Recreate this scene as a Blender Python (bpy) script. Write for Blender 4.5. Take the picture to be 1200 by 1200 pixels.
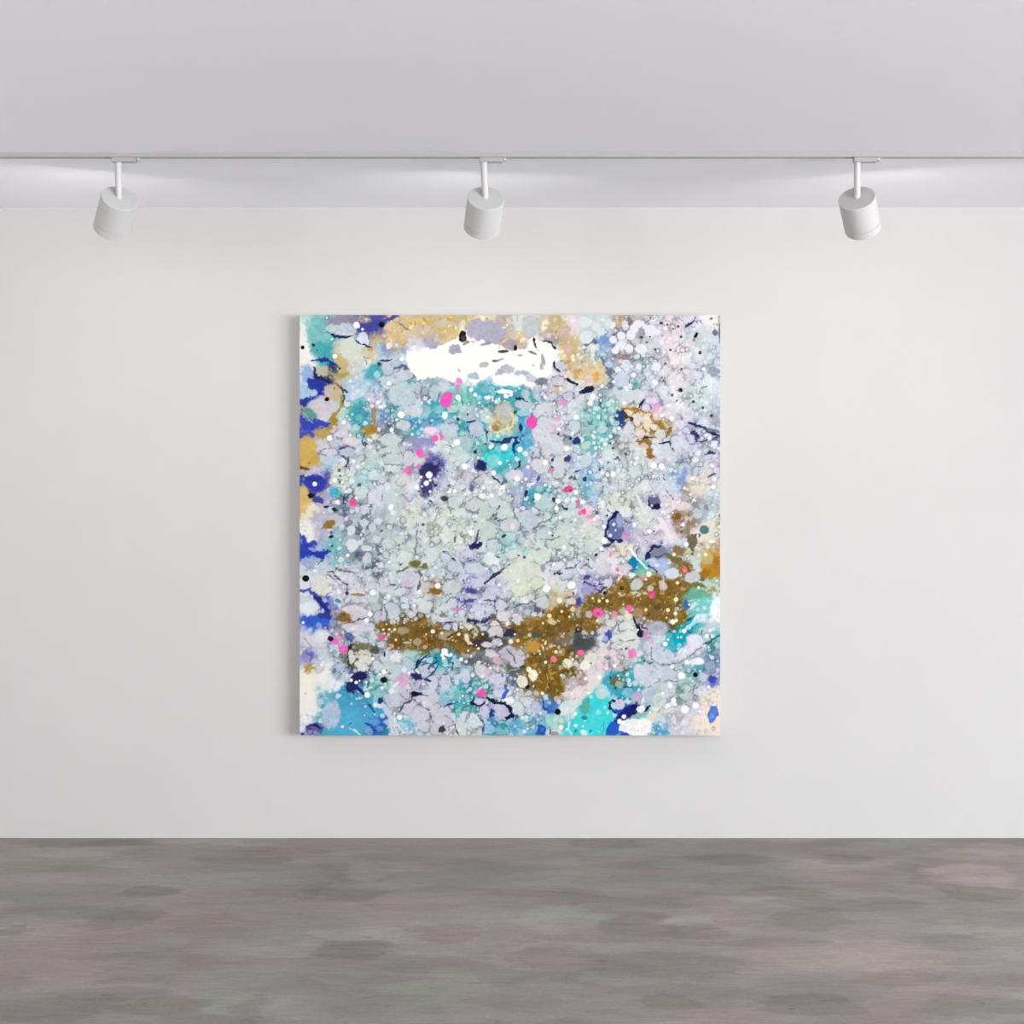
import bpy, bmesh, math
import numpy as np
from mathutils import Vector, Matrix

# ------------------------------------------------------------------ scene
scn = bpy.context.scene
col = scn.collection
for o in list(bpy.data.objects):
    bpy.data.objects.remove(o)

# ---- real sizes: ceiling 2.7 m, camera 8 m from the picture wall (the plane y = 0)
CEIL = 2.70
CAM_D = 8.0
CAM_H = CEIL * 382.0 / 739.0
FPX = 739.0 / CEIL * CAM_D            # focal length in pixels of a 1200 px frame

cam_data = bpy.data.cameras.new('camera')
cam_data.sensor_width = 36.0
cam_data.lens = 36.0 * FPX / 1200.0
cam = bpy.data.objects.new('camera', cam_data)
cam.location = (0, -CAM_D, CAM_H)
cam.rotation_euler = (math.radians(90), 0, 0)
col.objects.link(cam)
scn.camera = cam

world = bpy.data.worlds.new('daylight')
scn.world = world
world.use_nodes = True
bg = world.node_tree.nodes['Background']
bg.inputs[0].default_value = (0.93, 0.96, 1.0, 1)
bg.inputs[1].default_value = 0.6

vs = scn.view_settings
vs.view_transform = 'Standard'
vs.look = 'None'
vs.gamma = 1.0
vs.exposure = 0.0
vs.use_curve_mapping = False


def area_light(name, loc, target, sx, sy, power, color=(1, 1, 1), spread=180):
    d = bpy.data.lights.new(name, 'AREA')
    d.shape = 'RECTANGLE'
    d.size, d.size_y = sx, sy
    d.energy = power
    d.color = color
    d.spread = math.radians(spread)
    o = bpy.data.objects.new(name, d)
    o.location = loc
    o.rotation_euler = (Vector(target) - Vector(loc)).to_track_quat('-Z', 'Y').to_euler()
    col.objects.link(o)
    return o


XL, XR, YB = -3.5, 9.0, -15.6          # side walls and rear wall of the gallery
WY0, WY1, WZ0, WZ1 = -13.8, -5.2, 0.12, 2.52    # side window opening
RX0, RX1, RZ0, RZ1 = -2.8, 3.4, 0.10, 2.50     # unseen rear opening, added to let in fill light
area_light('window_daylight', (XR + 0.20, (WY0 + WY1) / 2, (WZ0 + WZ1) / 2), (0, (WY0 + WY1) / 2, (WZ0 + WZ1) / 2),
           WY1 - WY0, WZ1 - WZ0, 2210, (0.955, 0.982, 1.0))
area_light('front_fill_light', (0, YB - 0.20, (RZ0 + RZ1) / 2), (0, 0, (RZ0 + RZ1) / 2),
           RX1 - RX0, RZ1 - RZ0, 505, (1.0, 0.975, 0.955))  # added fill light from behind the camera
LAMP_POWER = 3.9


# ------------------------------------------------------------------ materials
def lin(c):
    c = np.asarray(c, dtype=np.float64) / 255.0
    return np.where(c <= 0.04045, c / 12.92, ((c + 0.055) / 1.055) ** 2.4)


def material(name, rgb, rough=0.6, spec=0.3):
    m = bpy.data.materials.new(name)
    m.use_nodes = True
    b = m.node_tree.nodes['Principled BSDF']
    b.inputs['Base Color'].default_value = (*rgb, 1)
    b.inputs['Roughness'].default_value = rough
    b.inputs['Specular IOR Level'].default_value = spec
    return m, m.node_tree, b


def plaster(name, rgb, amount=0.02, bump=0.03, scale=3.0):
    m, nt, b = material(name, rgb, 0.85, 0.15)
    tc = nt.nodes.new('ShaderNodeTexCoord')
    n = nt.nodes.new('ShaderNodeTexNoise')
    n.inputs['Scale'].default_value = scale
    n.inputs['Detail'].default_value = 4
    nt.links.new(tc.outputs['Object'], n.inputs['Vector'])
    r = nt.nodes.new('ShaderNodeValToRGB')
    r.color_ramp.elements[0].position = 0.3
    r.color_ramp.elements[1].position = 0.7
    r.color_ramp.elements[0].color = (*[c * (1 - amount) for c in rgb], 1)
    r.color_ramp.elements[1].color = (*[c * (1 + amount) for c in rgb], 1)
    nt.links.new(n.outputs['Fac'], r.inputs['Fac'])
    nt.links.new(r.outputs['Color'], b.inputs['Base Color'])
    n2 = nt.nodes.new('ShaderNodeTexNoise')
    n2.inputs['Scale'].default_value = 180
    nt.links.new(tc.outputs['Object'], n2.inputs['Vector'])
    bp = nt.nodes.new('ShaderNodeBump')
    bp.inputs['Strength'].default_value = bump
    bp.inputs['Distance'].default_value = 0.002
    nt.links.new(n2.outputs['Fac'], bp.inputs['Height'])
    nt.links.new(bp.outputs['Normal'], b.inputs['Normal'])
    return m


M_wall = plaster('white_wall_paint', (0.450, 0.445, 0.441), 0.010)
M_side = plaster('white_side_wall_paint', (0.76, 0.745, 0.735), 0.012)
M_ceil = plaster('white_ceiling_paint', (0.90, 0.905, 0.94), 0.006)
M_lamp = material('white_powder_coat', (0.50, 0.495, 0.495), 0.45, 0.3)[0]
M_rail = material('white_rail_enamel', (0.33, 0.322, 0.322), 0.4, 0.3)[0]
M_dark = material('dark_slot', (0.05, 0.05, 0.05), 0.6, 0.2)[0]
M_side_canvas = material('white_primed_canvas_edge', (0.82, 0.81, 0.79), 0.8, 0.1)[0]
M_back = material('raw_pine_stretcher', (0.55, 0.42, 0.26), 0.7, 0.2)[0]
M_frame = material('window_frame_paint', (0.75, 0.75, 0.75), 0.5, 0.3)[0]


TROWEL = [(-1.35, -1.12, 0.12, 0.11, .82, 'g'), (-1.67, -1.76, 0.06, 0.09, .84, 'g'), (-1.32, -1.57, 0.11, 0.22, .90, 'p'), (-1.08, -0.49, 0.21, 0.13, .89, 'p'),
          (-1.82, -0.64, 0.25, 0.12, .91, 'p'), (-1.80, -0.12, 0.27, 0.12, .83, 'g'), (-0.62, -1.18, 0.16, 0.14, .86, 'p'), (-0.73, -0.89, 0.08, 0.40, .91, 'p'),
          (-0.50, -2.05, 0.14, 0.14, .85, 'p'), (-0.21, -1.86, 0.08, 0.10, .89, 'p'), (-1.16, -2.59, 0.19, 0.09, .89, 'g'), (-0.99, -2.71, 0.12, 0.11, .88, 'g'),
          (-1.29, -2.75, 0.20, 0.14, .89, 'p'), (-0.72, -2.75, 0.05, 0.18, .89, 'p'), (-0.95, -2.23, 0.13, 0.10, .92, 'p'), (-1.01, -1.70, 0.19, 0.21, .95, 'p'),
          (-0.56, -0.76, 0.11, 0.19, 1.12, 'g'), (-0.51, -1.81, 0.14, 0.10, 1.14, 'g'), (-0.87, -2.69, 0.06, 0.11, 1.06, 'g'), (-0.21, -2.49, 0.14, 0.22, 1.06, 'g'),
          (-0.94, -0.36, 0.21, 0.15, .92, 'p'), (-0.31, -1.21, 0.22, 0.15, 1.05, 'p'), (0.13, -1.13, 0.19, 0.12, .92, 'p'), (0.42, -1.67, 0.12, 0.20, .87, 'p'),
          (0.61, -1.78, 0.13, 0.13, .84, 'p'), (0.47, -2.23, 0.24, 0.19, .86, 'n'), (0.13, -2.15, 0.15, 0.15, .87, 'p'), (1.00, -1.15, 0.14, 0.12, .83, 'p'),
          (1.02, -1.61, 0.12, 0.20, .87, 'g'), (1.32, -0.49, 0.14, 0.13, .87, 'g'), (0.88, -0.49, 0.18, 0.13, .87, 'p'), (1.59, -0.89, 0.08, 0.30, .89, 'n'),
          (1.71, -1.18, 0.16, 0.14, .85, 'g'), (1.17, -2.41, 0.16, 0.11, .90, 'p'), (0.85, -2.70, 0.15, 0.13, .87, 'g'), (1.30, -2.73, 0.15, 0.13, .87, 'g'),
          (0.44, -2.67, 0.10, 0.08, .87, 'g'), (0.44, -0.14, 0.17, 0.12, .85, 'p'), (0.15, -1.58, 0.15, 0.22, 1.11, 'g'), (0.36, -2.40, 0.16, 0.09, 1.11, 'g'),
          (1.77, -0.81, 0.20, 0.24, 1.18, 'n'), (1.08, -2.10, 0.34, 0.23, 1.08, 'p'), (0.60, -1.61, 0.08, 0.08, 1.10, 'g'), (1.23, -2.60, 0.14, 0.09, 1.08, 'p'),
          (2.01, -0.26, 0.18, 0.16, 1.12, 'n'), (0.30, -0.69, 0.17, 0.16, 1.05, 'g'), (0.86, -1.05, 0.19, 0.14, 1.07, 'g'), (1.60, -1.76, 0.17, 0.20, 1.06, 'p')]


def concrete():
    m, nt, b = material('brushed_microcement', (0.2, 0.18, 0.17), 0.62, 0.22)
    N, L = nt.nodes.new, nt.links.new
    tc = N('ShaderNodeTexCoord')

    def noise(scale, detail, sx, sy, off, rough=0.5, dist=0.0):
        mp = N('ShaderNodeMapping')
        mp.inputs['Scale'].default_value = (sx, sy, 1)
        mp.inputs['Location'].default_value = off
        n = N('ShaderNodeTexNoise')
        n.inputs['Scale'].default_value = scale
        n.inputs['Detail'].default_value = detail
        n.inputs['Roughness'].default_value = rough
        n.inputs['Distortion'].default_value = dist
        L(tc.outputs['Object'], mp.inputs['Vector'])
        L(mp.outputs['Vector'], n.inputs['Vector'])
        return n.outputs['Fac']

    def ramp(fac, stops):
        r = N('ShaderNodeValToRGB')
        e = r.color_ramp.elements
        while len(e) < len(stops):
            e.new(0.5)
        for el, (p, c) in zip(e, stops):
            el.position = p
            el.color = (*c, 1)
        L(fac, r.inputs['Fac'])
        return r.outputs['Color']

    def mix(kind, fac, a, bb):
        x = N('ShaderNodeMix')
        x.data_type = 'RGBA'
        x.blend_type = kind
        if isinstance(fac, float):
            x.inputs[0].default_value = fac
        else:
            L(fac, x.inputs[0])
        L(a, x.inputs[6])
        L(bb, x.inputs[7])
        return x.outputs[2]

    g = lambda r, gg, bb: tuple(lin((r, gg, bb)))
    def dabs(sx, sy, off, ragged, stops, smoothness):
        """trowel marks: ragged elongated cells, each with a tone of its own"""
        mp = N('ShaderNodeMapping')
        mp.inputs['Scale'].default_value = (sx, sy, 1)
        mp.inputs['Location'].default_value = off
        L(tc.outputs['Object'], mp.inputs['Vector'])
        nz = N('ShaderNodeTexNoise')
        nz.inputs['Scale'].default_value = 1.3
        nz.inputs['Detail'].default_value = 7
        nz.inputs['Roughness'].default_value = 0.62
        L(mp.outputs['Vector'], nz.inputs['Vector'])
        sb = N('ShaderNodeVectorMath')
        sb.operation = 'SUBTRACT'
        sb.inputs[1].default_value = (0.5, 0.5, 0.5)
        L(nz.outputs['Color'], sb.inputs[0])
        sc = N('ShaderNodeVectorMath')
        sc.operation = 'SCALE'
        sc.inputs['Scale'].default_value = ragged
        L(sb.outputs[0], sc.inputs[0])
        ad = N('ShaderNodeVectorMath')
        L(mp.outputs['Vector'], ad.inputs[0])
        L(sc.outputs[0], ad.inputs[1])
        v = N('ShaderNodeTexVoronoi')
        v.voronoi_dimensions = '2D'
        v.feature = 'SMOOTH_F1'
        v.inputs['Scale'].default_value = 1.0
        v.inputs['Smoothness'].default_value = smoothness
        L(ad.outputs[0], v.inputs['Vector'])
        sp = N('ShaderNodeSeparateColor')
        L(v.outputs['Color'], sp.inputs[0])
        return ramp(sp.outputs[0], stops), sp.outputs[1]

    k3 = lambda v: (v, v, v)
    t1, h1 = dabs(2.1, 3.4, (0.3, 0.9, 0), 1.25, [(0.0, k3(0.87)), (0.25, k3(0.94)), (0.6, k3(1.0)), (1.0, k3(1.09))], 0.40)
    t2, h2 = dabs(3.6, 6.0, (4.3, 2.9, 0), 1.1, [(0.0, k3(0.86)), (0.3, k3(0.97)), (0.7, k3(1.02)), (1.0, k3(1.10))], 0.30)
    t3, h3 = dabs(0.7, 1.3, (7.3, 1.1, 0), 1.2, [(0.0, k3(0.90)), (1.0, k3(1.08))], 0.45)
    hue = ramp(h1, [(0.2, g(146, 136, 133)), (0.62, g(143, 136, 132)), (0.9, g(139, 138, 132))])
    streak = ramp(noise(40, 6, 0.28, 1.0, (1.3, 7.7, 0), 0.7), [(0.36, k3(0.91)), (0.5, k3(1.0)), (0.64, k3(1.09))])
    grain = ramp(noise(62, 3, 1.2, 0.6, (2.3, 3.7, 0), 0.7), [(0.36, k3(0.94)), (0.64, k3(1.06))])
    blot = ramp(noise(7, 6, 0.5, 1.0, (4.4, 6.1, 0), 0.7, 0.4), [(0.36, k3(0.90)), (0.5, k3(1.0)), (0.64, k3(1.06))])
    pits = ramp(noise(48, 4, 0.30, 1.0, (9.3, 0.7, 0), 0.65), [(0.300, k3(0.42)), (0.335, k3(1.0))])
    c = hue
    for layer in (t1, t2, t3, blot, streak, grain, pits):
        c = mix('MULTIPLY', 1.0, c, layer)
    # single trowel marks of the finish, where the photograph shows them: centre x, z and half sizes in
    # metres on the floor, tone, hue (p = plum grey, g = green grey)
    nz = N('ShaderNodeTexNoise')
    nz.inputs['Scale'].default_value = 5.0
    nz.inputs['Detail'].default_value = 6
    nz.inputs['Roughness'].default_value = 0.62
    L(tc.outputs['Object'], nz.inputs['Vector'])
    sb = N('ShaderNodeVectorMath')
    sb.operation = 'SUBTRACT'
    sb.inputs[1].default_value = (0.5, 0.5, 0.5)
    L(nz.outputs['Color'], sb.inputs[0])
    sc = N('ShaderNodeVectorMath')
    sc.operation = 'MULTIPLY'
    sc.inputs[1].default_value = (0.40, 0.16, 0)
    L(sb.outputs[0], sc.inputs[0])
    wp = N('ShaderNodeVectorMath')
    L(tc.outputs['Object'], wp.inputs[0])
    L(sc.outputs[0], wp.inputs[1])
    tint = {'p': (1.02, 0.985, 0.985), 'g': (0.975, 1.0, 0.975), 'n': (1.0, 1.0, 1.0)}
    for x, y, rx, ry, tone, hu in TROWEL:
        s2 = N('ShaderNodeVectorMath')
        s2.operation = 'SUBTRACT'
        s2.inputs[1].default_value = (x, y, 0)
        L(wp.outputs[0], s2.inputs[0])
        m2 = N('ShaderNodeVectorMath')
        m2.operation = 'MULTIPLY'
        m2.inputs[1].default_value = (1 / rx, 1 / ry, 0)
        L(s2.outputs[0], m2.inputs[0])
        ln = N('ShaderNodeVectorMath')
        ln.operation = 'LENGTH'
        L(m2.outputs[0], ln.inputs[0])
        mr = N('ShaderNodeMapRange')
        mr.interpolation_type = 'SMOOTHSTEP'
        mr.inputs['From Min'].default_value = 0.80
        mr.inputs['From Max'].default_value = 1.14
        mr.inputs['To Min'].default_value = 1.0
        mr.inputs['To Max'].default_value = 0.0
        L(ln.outputs['Value'], mr.inputs['Value'])
        x2 = N('ShaderNodeMix')
        x2.data_type = 'RGBA'
        x2.blend_type = 'MULTIPLY'
        L(mr.outputs['Result'], x2.inputs[0])
        L(c, x2.inputs[6])
        x2.inputs[7].default_value = (*[tone ** 1.35 * q for q in tint[hu]], 1)
        c = x2.outputs[2]
    L(c, b.inputs['Base Color'])
    bp = N('ShaderNodeBump')
    bp.inputs['Strength'].default_value = 0.12
    bp.inputs['Distance'].default_value = 0.002
    L(noise(26, 5, 0.2, 1.0, (1.3, 7.7, 0), 0.65), bp.inputs['Height'])
    L(bp.outputs['Normal'], b.inputs['Normal'])
    return m


M_floor = concrete()


# ------------------------------------------------------------------ mesh helpers
def link_mesh(name, bm, mat, parent=None, smooth=False):
    me = bpy.data.meshes.new(name)
    bmesh.ops.recalc_face_normals(bm, faces=bm.faces)
    bm.to_mesh(me)
    bm.free()
    me.materials.append(mat)
    if smooth:
        for p in me.polygons:
            p.use_smooth = True
    o = bpy.data.objects.new(name, me)
    col.objects.link(o)
    if parent:
        o.parent = parent
    return o


def add_box(bm, x0, x1, y0, y1, z0, z1, bevel=0.0):
    r = bmesh.ops.create_cube(bm, size=1.0)
    for v in r['verts']:
        v.co = Vector(((x0 + x1) / 2 + v.co.x * (x1 - x0), (y0 + y1) / 2 + v.co.y * (y1 - y0), (z0 + z1) / 2 + v.co.z * (z1 - z0)))
    if bevel:
        ed = list({e for v in r['verts'] for e in v.link_edges})
        bmesh.ops.bevel(bm, geom=ed, offset=bevel, segments=2, affect='EDGES', profile=0.5)


def add_lathe(bm, prof, seg=64):
    """surface of revolution about z; prof = [(r, z), ...] ; closed ends where r = 0"""
    rings = []
    for r, z in prof:
        if r < 1e-7:
            rings.append([bm.verts.new((0, 0, z))])
        else:
            rings.append([bm.verts.new((r * math.cos(2 * math.pi * k / seg), r * math.sin(2 * math.pi * k / seg), z)) for k in range(seg)])
    for a, b in zip(rings[:-1], rings[1:]):
        for k in range(seg):
            k2 = (k + 1) % seg
            if len(a) == 1 and len(b) == 1:
                continue
            if len(a) == 1:
                bm.faces.new((a[0], b[k], b[k2]))
            elif len(b) == 1:
                bm.faces.new((a[k], b[0], a[k2]))
            else:
                bm.faces.new((a[k], b[k], b[k2], a[k2]))


def add_tube(bm, pts, rad, seg=24):
    rings = []
    up = Vector((0, 1, 0))
    for i, p in enumerate(pts):
        p = Vector(p)
        t = (Vector(pts[min(i + 1, len(pts) - 1)]) - Vector(pts[max(i - 1, 0)])).normalized()
        u = t.cross(up).normalized()
        v = t.cross(u).normalized()
        r = rad[i] if isinstance(rad, (list, tuple)) else rad
        rings.append([bm.verts.new(p + u * r * math.cos(2 * math.pi * k / seg) + v * r * math.sin(2 * math.pi * k / seg)) for k in range(seg)])
    for a, b in zip(rings[:-1], rings[1:]):
        for k in range(seg):
            bm.faces.new((a[k], a[(k + 1) % seg], b[(k + 1) % seg], b[k]))
    bm.faces.new(rings[0])
    bm.faces.new(rings[-1])


def structure(name, boxes, mat):
    bm = bmesh.new()
    for b in boxes:
        add_box(bm, *b)
    o = link_mesh(name, bm, mat)
    o['kind'] = 'structure'
    return o


def tag(o, label, cat, group=None):
    o['label'] = label
    o['category'] = cat
    if group:
        o['group'] = group
    return o


def empty(name, loc):
    o = bpy.data.objects.new(name, None)
    o.empty_display_size = 0.1
    o.location = loc
    col.objects.link(o)
    return o


# ------------------------------------------------------------------ room shell
T = 0.15
structure('floor', [(XL - T, XR + T, YB - T, T, -T, 0)], M_floor)
structure('ceiling', [(XL - T, XR + T, YB - T, T, CEIL, CEIL + T)], M_ceil)
structure('wall_back', [(XL - T, XR + T, 0, T, 0, CEIL)], M_wall)
structure('wall_left', [(XL - T, XL, YB - T, 0, 0, CEIL)], M_side)
structure('wall_right', [(XR, XR + T, WY1, 0, 0, CEIL), (XR, XR + T, YB - T, WY0, 0, CEIL),
                         (XR, XR + T, WY0, WY1, 0, WZ0), (XR, XR + T, WY0, WY1, WZ1, CEIL)], M_side)
structure('wall_front', [(XL, RX0, YB - T, YB, 0, CEIL), (RX1, XR, YB - T, YB, 0, CEIL),
                         (RX0, RX1, YB - T, YB, 0, RZ0), (RX0, RX1, YB - T, YB, RZ1, CEIL)], M_side)


def window_frame(name, axis, a0, a1, z0, z1, pos, n):
    w, d = 0.05, 0.03
    rects = [(a0, a1, z0, z0 + w), (a0, a1, z1 - w, z1), (a0, a0 + w, z0, z1), (a1 - w, a1, z0, z1)]
    for k in range(1, n):
        c = a0 + (a1 - a0) * k / n
        rects.append((c - w / 2, c + w / 2, z0, z1))
    bx = []
    for p0, p1, q0, q1 in rects:
        bx.append((pos - d, pos + d, p0, p1, q0, q1) if axis == 'x' else (p0, p1, pos - d, pos + d, q0, q1))
    return structure(name, bx, M_frame)


window_frame('window_1', 'x', WY0, WY1, WZ0, WZ1, XR + 0.08, 4)
window_frame('fill_opening_frame', 'y', RX0, RX1, RZ0, RZ1, YB - 0.08, 4)  # frame of the added rear fill opening


# ------------------------------------------------------------------ helpers from measured pixels
def at(px, py, depth):
    """world point seen at photo pixel (px, py) at a camera depth"""
    return Vector(((px - 600) * depth / FPX, depth - CAM_D, CAM_H + (600 - py) * depth / FPX))


# ------------------------------------------------------------------ lighting track
RAIL_D = 6.80                         # camera depth of the rail's middle
RAIL_Y = RAIL_D - CAM_D
RW, RH = 0.034, 0.0150
rail = empty('lighting_track', (0, RAIL_Y, CEIL))
tag(rail, 'long slim white lighting track fixed across the ceiling', 'lighting track')
bm = bmesh.new()
x0, x1 = XL + 0.02, XR - 0.02
prof = [(-RW / 2, 0), (-RW / 2, -RH), (-0.008, -RH), (-0.008, -0.004), (0.008, -0.004), (0.008, -RH), (RW / 2, -RH), (RW / 2, 0)]
A = [bm.verts.new((x0, y, z)) for y, z in prof]
B = [bm.verts.new((x1, y, z)) for y, z in prof]
for k in range(len(prof)):
    k2 = (k + 1) % len(prof)
    bm.faces.new((A[k], A[k2], B[k2], B[k]))
bm.faces.new(A)
bm.faces.new(B[::-1])
link_mesh('rail', bm, M_rail, rail)
for s in (-1, 1):
    bm = bmesh.new()
    add_box(bm, (x0 if s < 0 else x1) - 0.006, (x0 if s < 0 else x1) + 0.006, -RW / 2 - 0.001, RW / 2 + 0.001, -RH - 0.001, 0)
    link_mesh('end_cap', bm, M_lamp, rail)
bm = bmesh.new()
for yy in (-0.0068, 0.0068):
    add_box(bm, x0 + 0.01, x1 - 0.01, yy - 0.0008, yy + 0.0008, -0.010, -0.008)
link_mesh('conductor', bm, material('copper_strip', (0.55, 0.3, 0.18), 0.35, 0.5)[0], rail)


# ------------------------------------------------------------------ track spotlights
LR = 0.5 * 43.4 * RAIL_D / FPX        # radius of the lamp body


def solve_axis(cap, ap, ratio):
    """axis (unit vector) of a cylinder whose rear cap centre and front rim centre project to cap / ap"""
    P = at(cap[0], cap[1], RAIL_D + 0.004)
    view = (P - cam.location).normalized()
    best = None
    for k in range(4000):
        L = 0.08 + k * 0.00004
        # point on the ray through ap at distance L from P, further from the camera
        d = (at(ap[0], ap[1], 1.0) - cam.location)
        d.normalize()
        v = P - cam.location
        b = v.dot(d)
        disc = b * b - (v.length_squared - L * L)
        if disc < 0:
            continue
        Q = cam.location + d * (b + math.sqrt(disc))
        ax = (Q - P).normalized()
        e = abs(abs(ax.dot(view)) - ratio)
        if best is None or e < best[0]:
            best = (e, P, ax, L)
    return best[1], best[2], best[3]


def make_spot(cap, ap, ratio, stem_px, adapter_px, label):
    P, ax, L = solve_axis(cap, ap, ratio)
    top_z = CEIL - RH
    ax0 = at(adapter_px[0], 180, RAIL_D).x
    ax1 = at(adapter_px[1], 180, RAIL_D).x
    sx = at(stem_px[0], 190, RAIL_D).x
    root = empty('track_spotlight', (sx, RAIL_Y, top_z))
    base = Vector(root.location)
    # adapter box that clips into the rail
    bm = bmesh.new()
    add_box(bm, ax0 - base.x, ax1 - base.x, -RW / 2 + 0.001, RW / 2 - 0.001, -0.0175, 0.0, 0.0025)
    ad = link_mesh('adapter', bm, M_rail, root)
    bm = bmesh.new()
    add_box(bm, ax1 - base.x + 0.0015, ax1 - base.x + 0.013, -0.012, 0.012, -0.013, 0.0, 0.002)
    tab = link_mesh('release_tab', bm, M_lamp, ad)
    tag_part = material('grey_release_tab', (0.42, 0.41, 0.41), 0.5, 0.3)[0] if 'grey_release_tab' not in bpy.data.materials else bpy.data.materials['grey_release_tab']
    tab.data.materials[0] = tag_part
    tab['label'] = 'grey release tab'
    # stem: straight drop with a slight bend into the rear cap
    end = P + ax * 0.012 - base
    topx = 0.0
    pts = []
    n = 14
    for k in range(n + 1):
        t = k / n
        z = -0.015 + (end.z + 0.015) * t
        s = t * t * (3 - 2 * t)
        pts.append((topx + (end.x - topx) * s * 0.9, end.y * s * 0.9, z))
    sr = 0.5 * 7.6 * RAIL_D / FPX
    bm = bmesh.new()
    add_tube(bm, pts, [sr * 1.08] + [sr] * (n - 1) + [sr * 0.95])
    link_mesh('stem', bm, M_lamp, root, smooth=True)
    # body, built along +z of its own frame then turned so that +z is the beam axis
    R = ax.to_track_quat('Z', 'Y').to_matrix().to_4x4()
    Mx = Matrix.Translation(P - base) @ R
    r = LR
    ring = 0.80 * L

    def lathe_part(name, prof, parent, mat):
        b = bmesh.new()
        add_lathe(b, prof)
        o = link_mesh(name, b, mat, parent)
        for p in o.data.polygons:
            p.use_smooth = True
        o.data.set_sharp_from_angle(angle=math.radians(35))
        return o

    body = lathe_part('housing', [(0, 0), (r - 0.0015, 0), (r, 0.0015), (r, ring - 0.0018), (r - 0.0030, ring - 0.0006), (r - 0.0030, ring),
                                  (0, ring)], root, M_lamp)
    body.matrix_local = Mx
    trim = lathe_part('trim_ring', [(r - 0.010, ring + 0.0004), (r - 0.0030, ring + 0.0004), (r, ring + 0.0016), (r, L - 0.0015), (r - 0.0015, L),
                                    (r - 0.006, L), (r - 0.010, L - 0.006), (r - 0.010, ring + 0.0004)], root, M_lamp)
    trim.matrix_local = Mx
    lens_m = bpy.data.materials.get('lit_lens')
    if lens_m is None:
        lens_m, nt, b = material('lit_lens', (0.9, 0.9, 0.88), 0.3, 0.4)
        b.inputs['Emission Color'].default_value = (1, 0.97, 0.93, 1)
        b.inputs['Emission Strength'].default_value = 2.0
    lens = lathe_part('lens', [(0, L - 0.008), (r - 0.0105, L - 0.008), (r - 0.0105, L - 0.005), (0, L - 0.003)], root, lens_m)
    lens.matrix_local = Mx
    # slot in the rear cap where the stem enters
    ld = bpy.data.lights.new('spot_beam', 'AREA')
    ld.shape = 'DISK'
    ld.size = 2 * (r - 0.012)
    ld.energy = LAMP_POWER
    ld.color = (1.0, 0.97, 0.94)
    lo = bpy.data.objects.new('spot_beam', ld)
    col.objects.link(lo)
    lo.parent = root
    lo.matrix_local = Mx @ Matrix.Translation((0, 0, L + 0.0015)) @ Matrix.Rotation(math.pi, 4, 'X')
    tag(root, label, 'spotlight', 'white spotlights on the ceiling track')
    return root


make_spot((140.2, 232.3), (130.2, 268.6), 0.60, (138.4,), (131.6, 160.0),
          'white cylinder track spotlight on the left of the painting, tilted outward to the left')
make_spot((569.3, 232.2), (564.6, 267.6), 0.61, (567.0,), (562.0, 589.0),
          'white cylinder track spotlight above the painting, between the other two')
make_spot((1004.0, 232.2), (1011.6, 268.0), 0.60, (1004.6,), (1000.0, 1027.0),
          'white cylinder track spotlight on the right of the painting, tilted outward to the right')

# ------------------------------------------------------------------ the abstract painting
# A numpy canvas is poured, celled and splattered feature by feature; its pixels become the
# colour attribute of a fine grid. Feature coordinates: 3 x 3 tiles of 1200 x 1200 units.
N = 690
U = N / 3600.0
rng = np.random.default_rng(11)
PAL = dict(w=(245, 242, 238), W=(254, 252, 248), p=(201, 212, 221), P=(201, 213, 211), g=(165, 179, 190), G=(112, 125, 142),
           l=(212, 210, 222), L=(166, 165, 202), v=(80, 80, 155), n=(30, 32, 88), b=(42, 66, 172), B=(78, 128, 205),
           s=(168, 197, 222), t=(72, 166, 178), T=(66, 208, 216), m=(186, 218, 209), M=(124, 192, 190), a=(74, 164, 204),
           d=(78, 82, 92), k=(14, 13, 18), y=(198, 178, 132), Y=(212, 192, 150), o=(148, 108, 32), O=(106, 82, 30),
           e=(240, 228, 200), c=(166, 155, 158), r=(232, 216, 222), q=(247, 229, 213), h=(240, 85, 180), x=(216, 223, 208),
           i=(152, 128, 108))


def C(c):
    return np.array(PAL[c] if isinstance(c, str) else c, dtype=np.float32)


def vnoise(cell, seed):
    r = np.random.default_rng(seed)
    n = int(N / cell) + 3
    g = r.uniform(-1, 1, (n, n)).astype(np.float32)
    p = np.arange(N) / cell
    i = p.astype(int)
    f = (p - i).astype(np.float32)
    f = f * f * (3 - 2 * f)
    a = g[i][:, i] * (1 - f)[None, :] + g[i][:, i + 1] * f[None, :]
    b = g[i + 1][:, i] * (1 - f)[None, :] + g[i + 1][:, i + 1] * f[None, :]
    return a * (1 - f)[:, None] + b * f[:, None]


def fbm(cell, seed, octv=4, gain=0.55):
    s, a, t = 0, 1.0, 0
    for k in range(octv):
        s = s + a * vnoise(max(cell, 1.6), seed + 17 * k)
        t += a
        cell /= 2.0
        a *= gain
    return s / t * 1.5


def smooth(e0, e1, x):
    t = np.clip((x - e0) / (e1 - e0), 0, 1)
    return t * t * (3 - 2 * t)


n16, n8, n5, n3 = fbm(26, 1), fbm(12, 2), fbm(7, 3, 3), fbm(3.4, 4, 2)
m16, m8, m5, m3 = fbm(26, 5), fbm(12, 6), fbm(7, 7, 3), fbm(3.4, 8, 2)
YY, XX = np.mgrid[0:N, 0:N].astype(np.float32)

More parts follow.
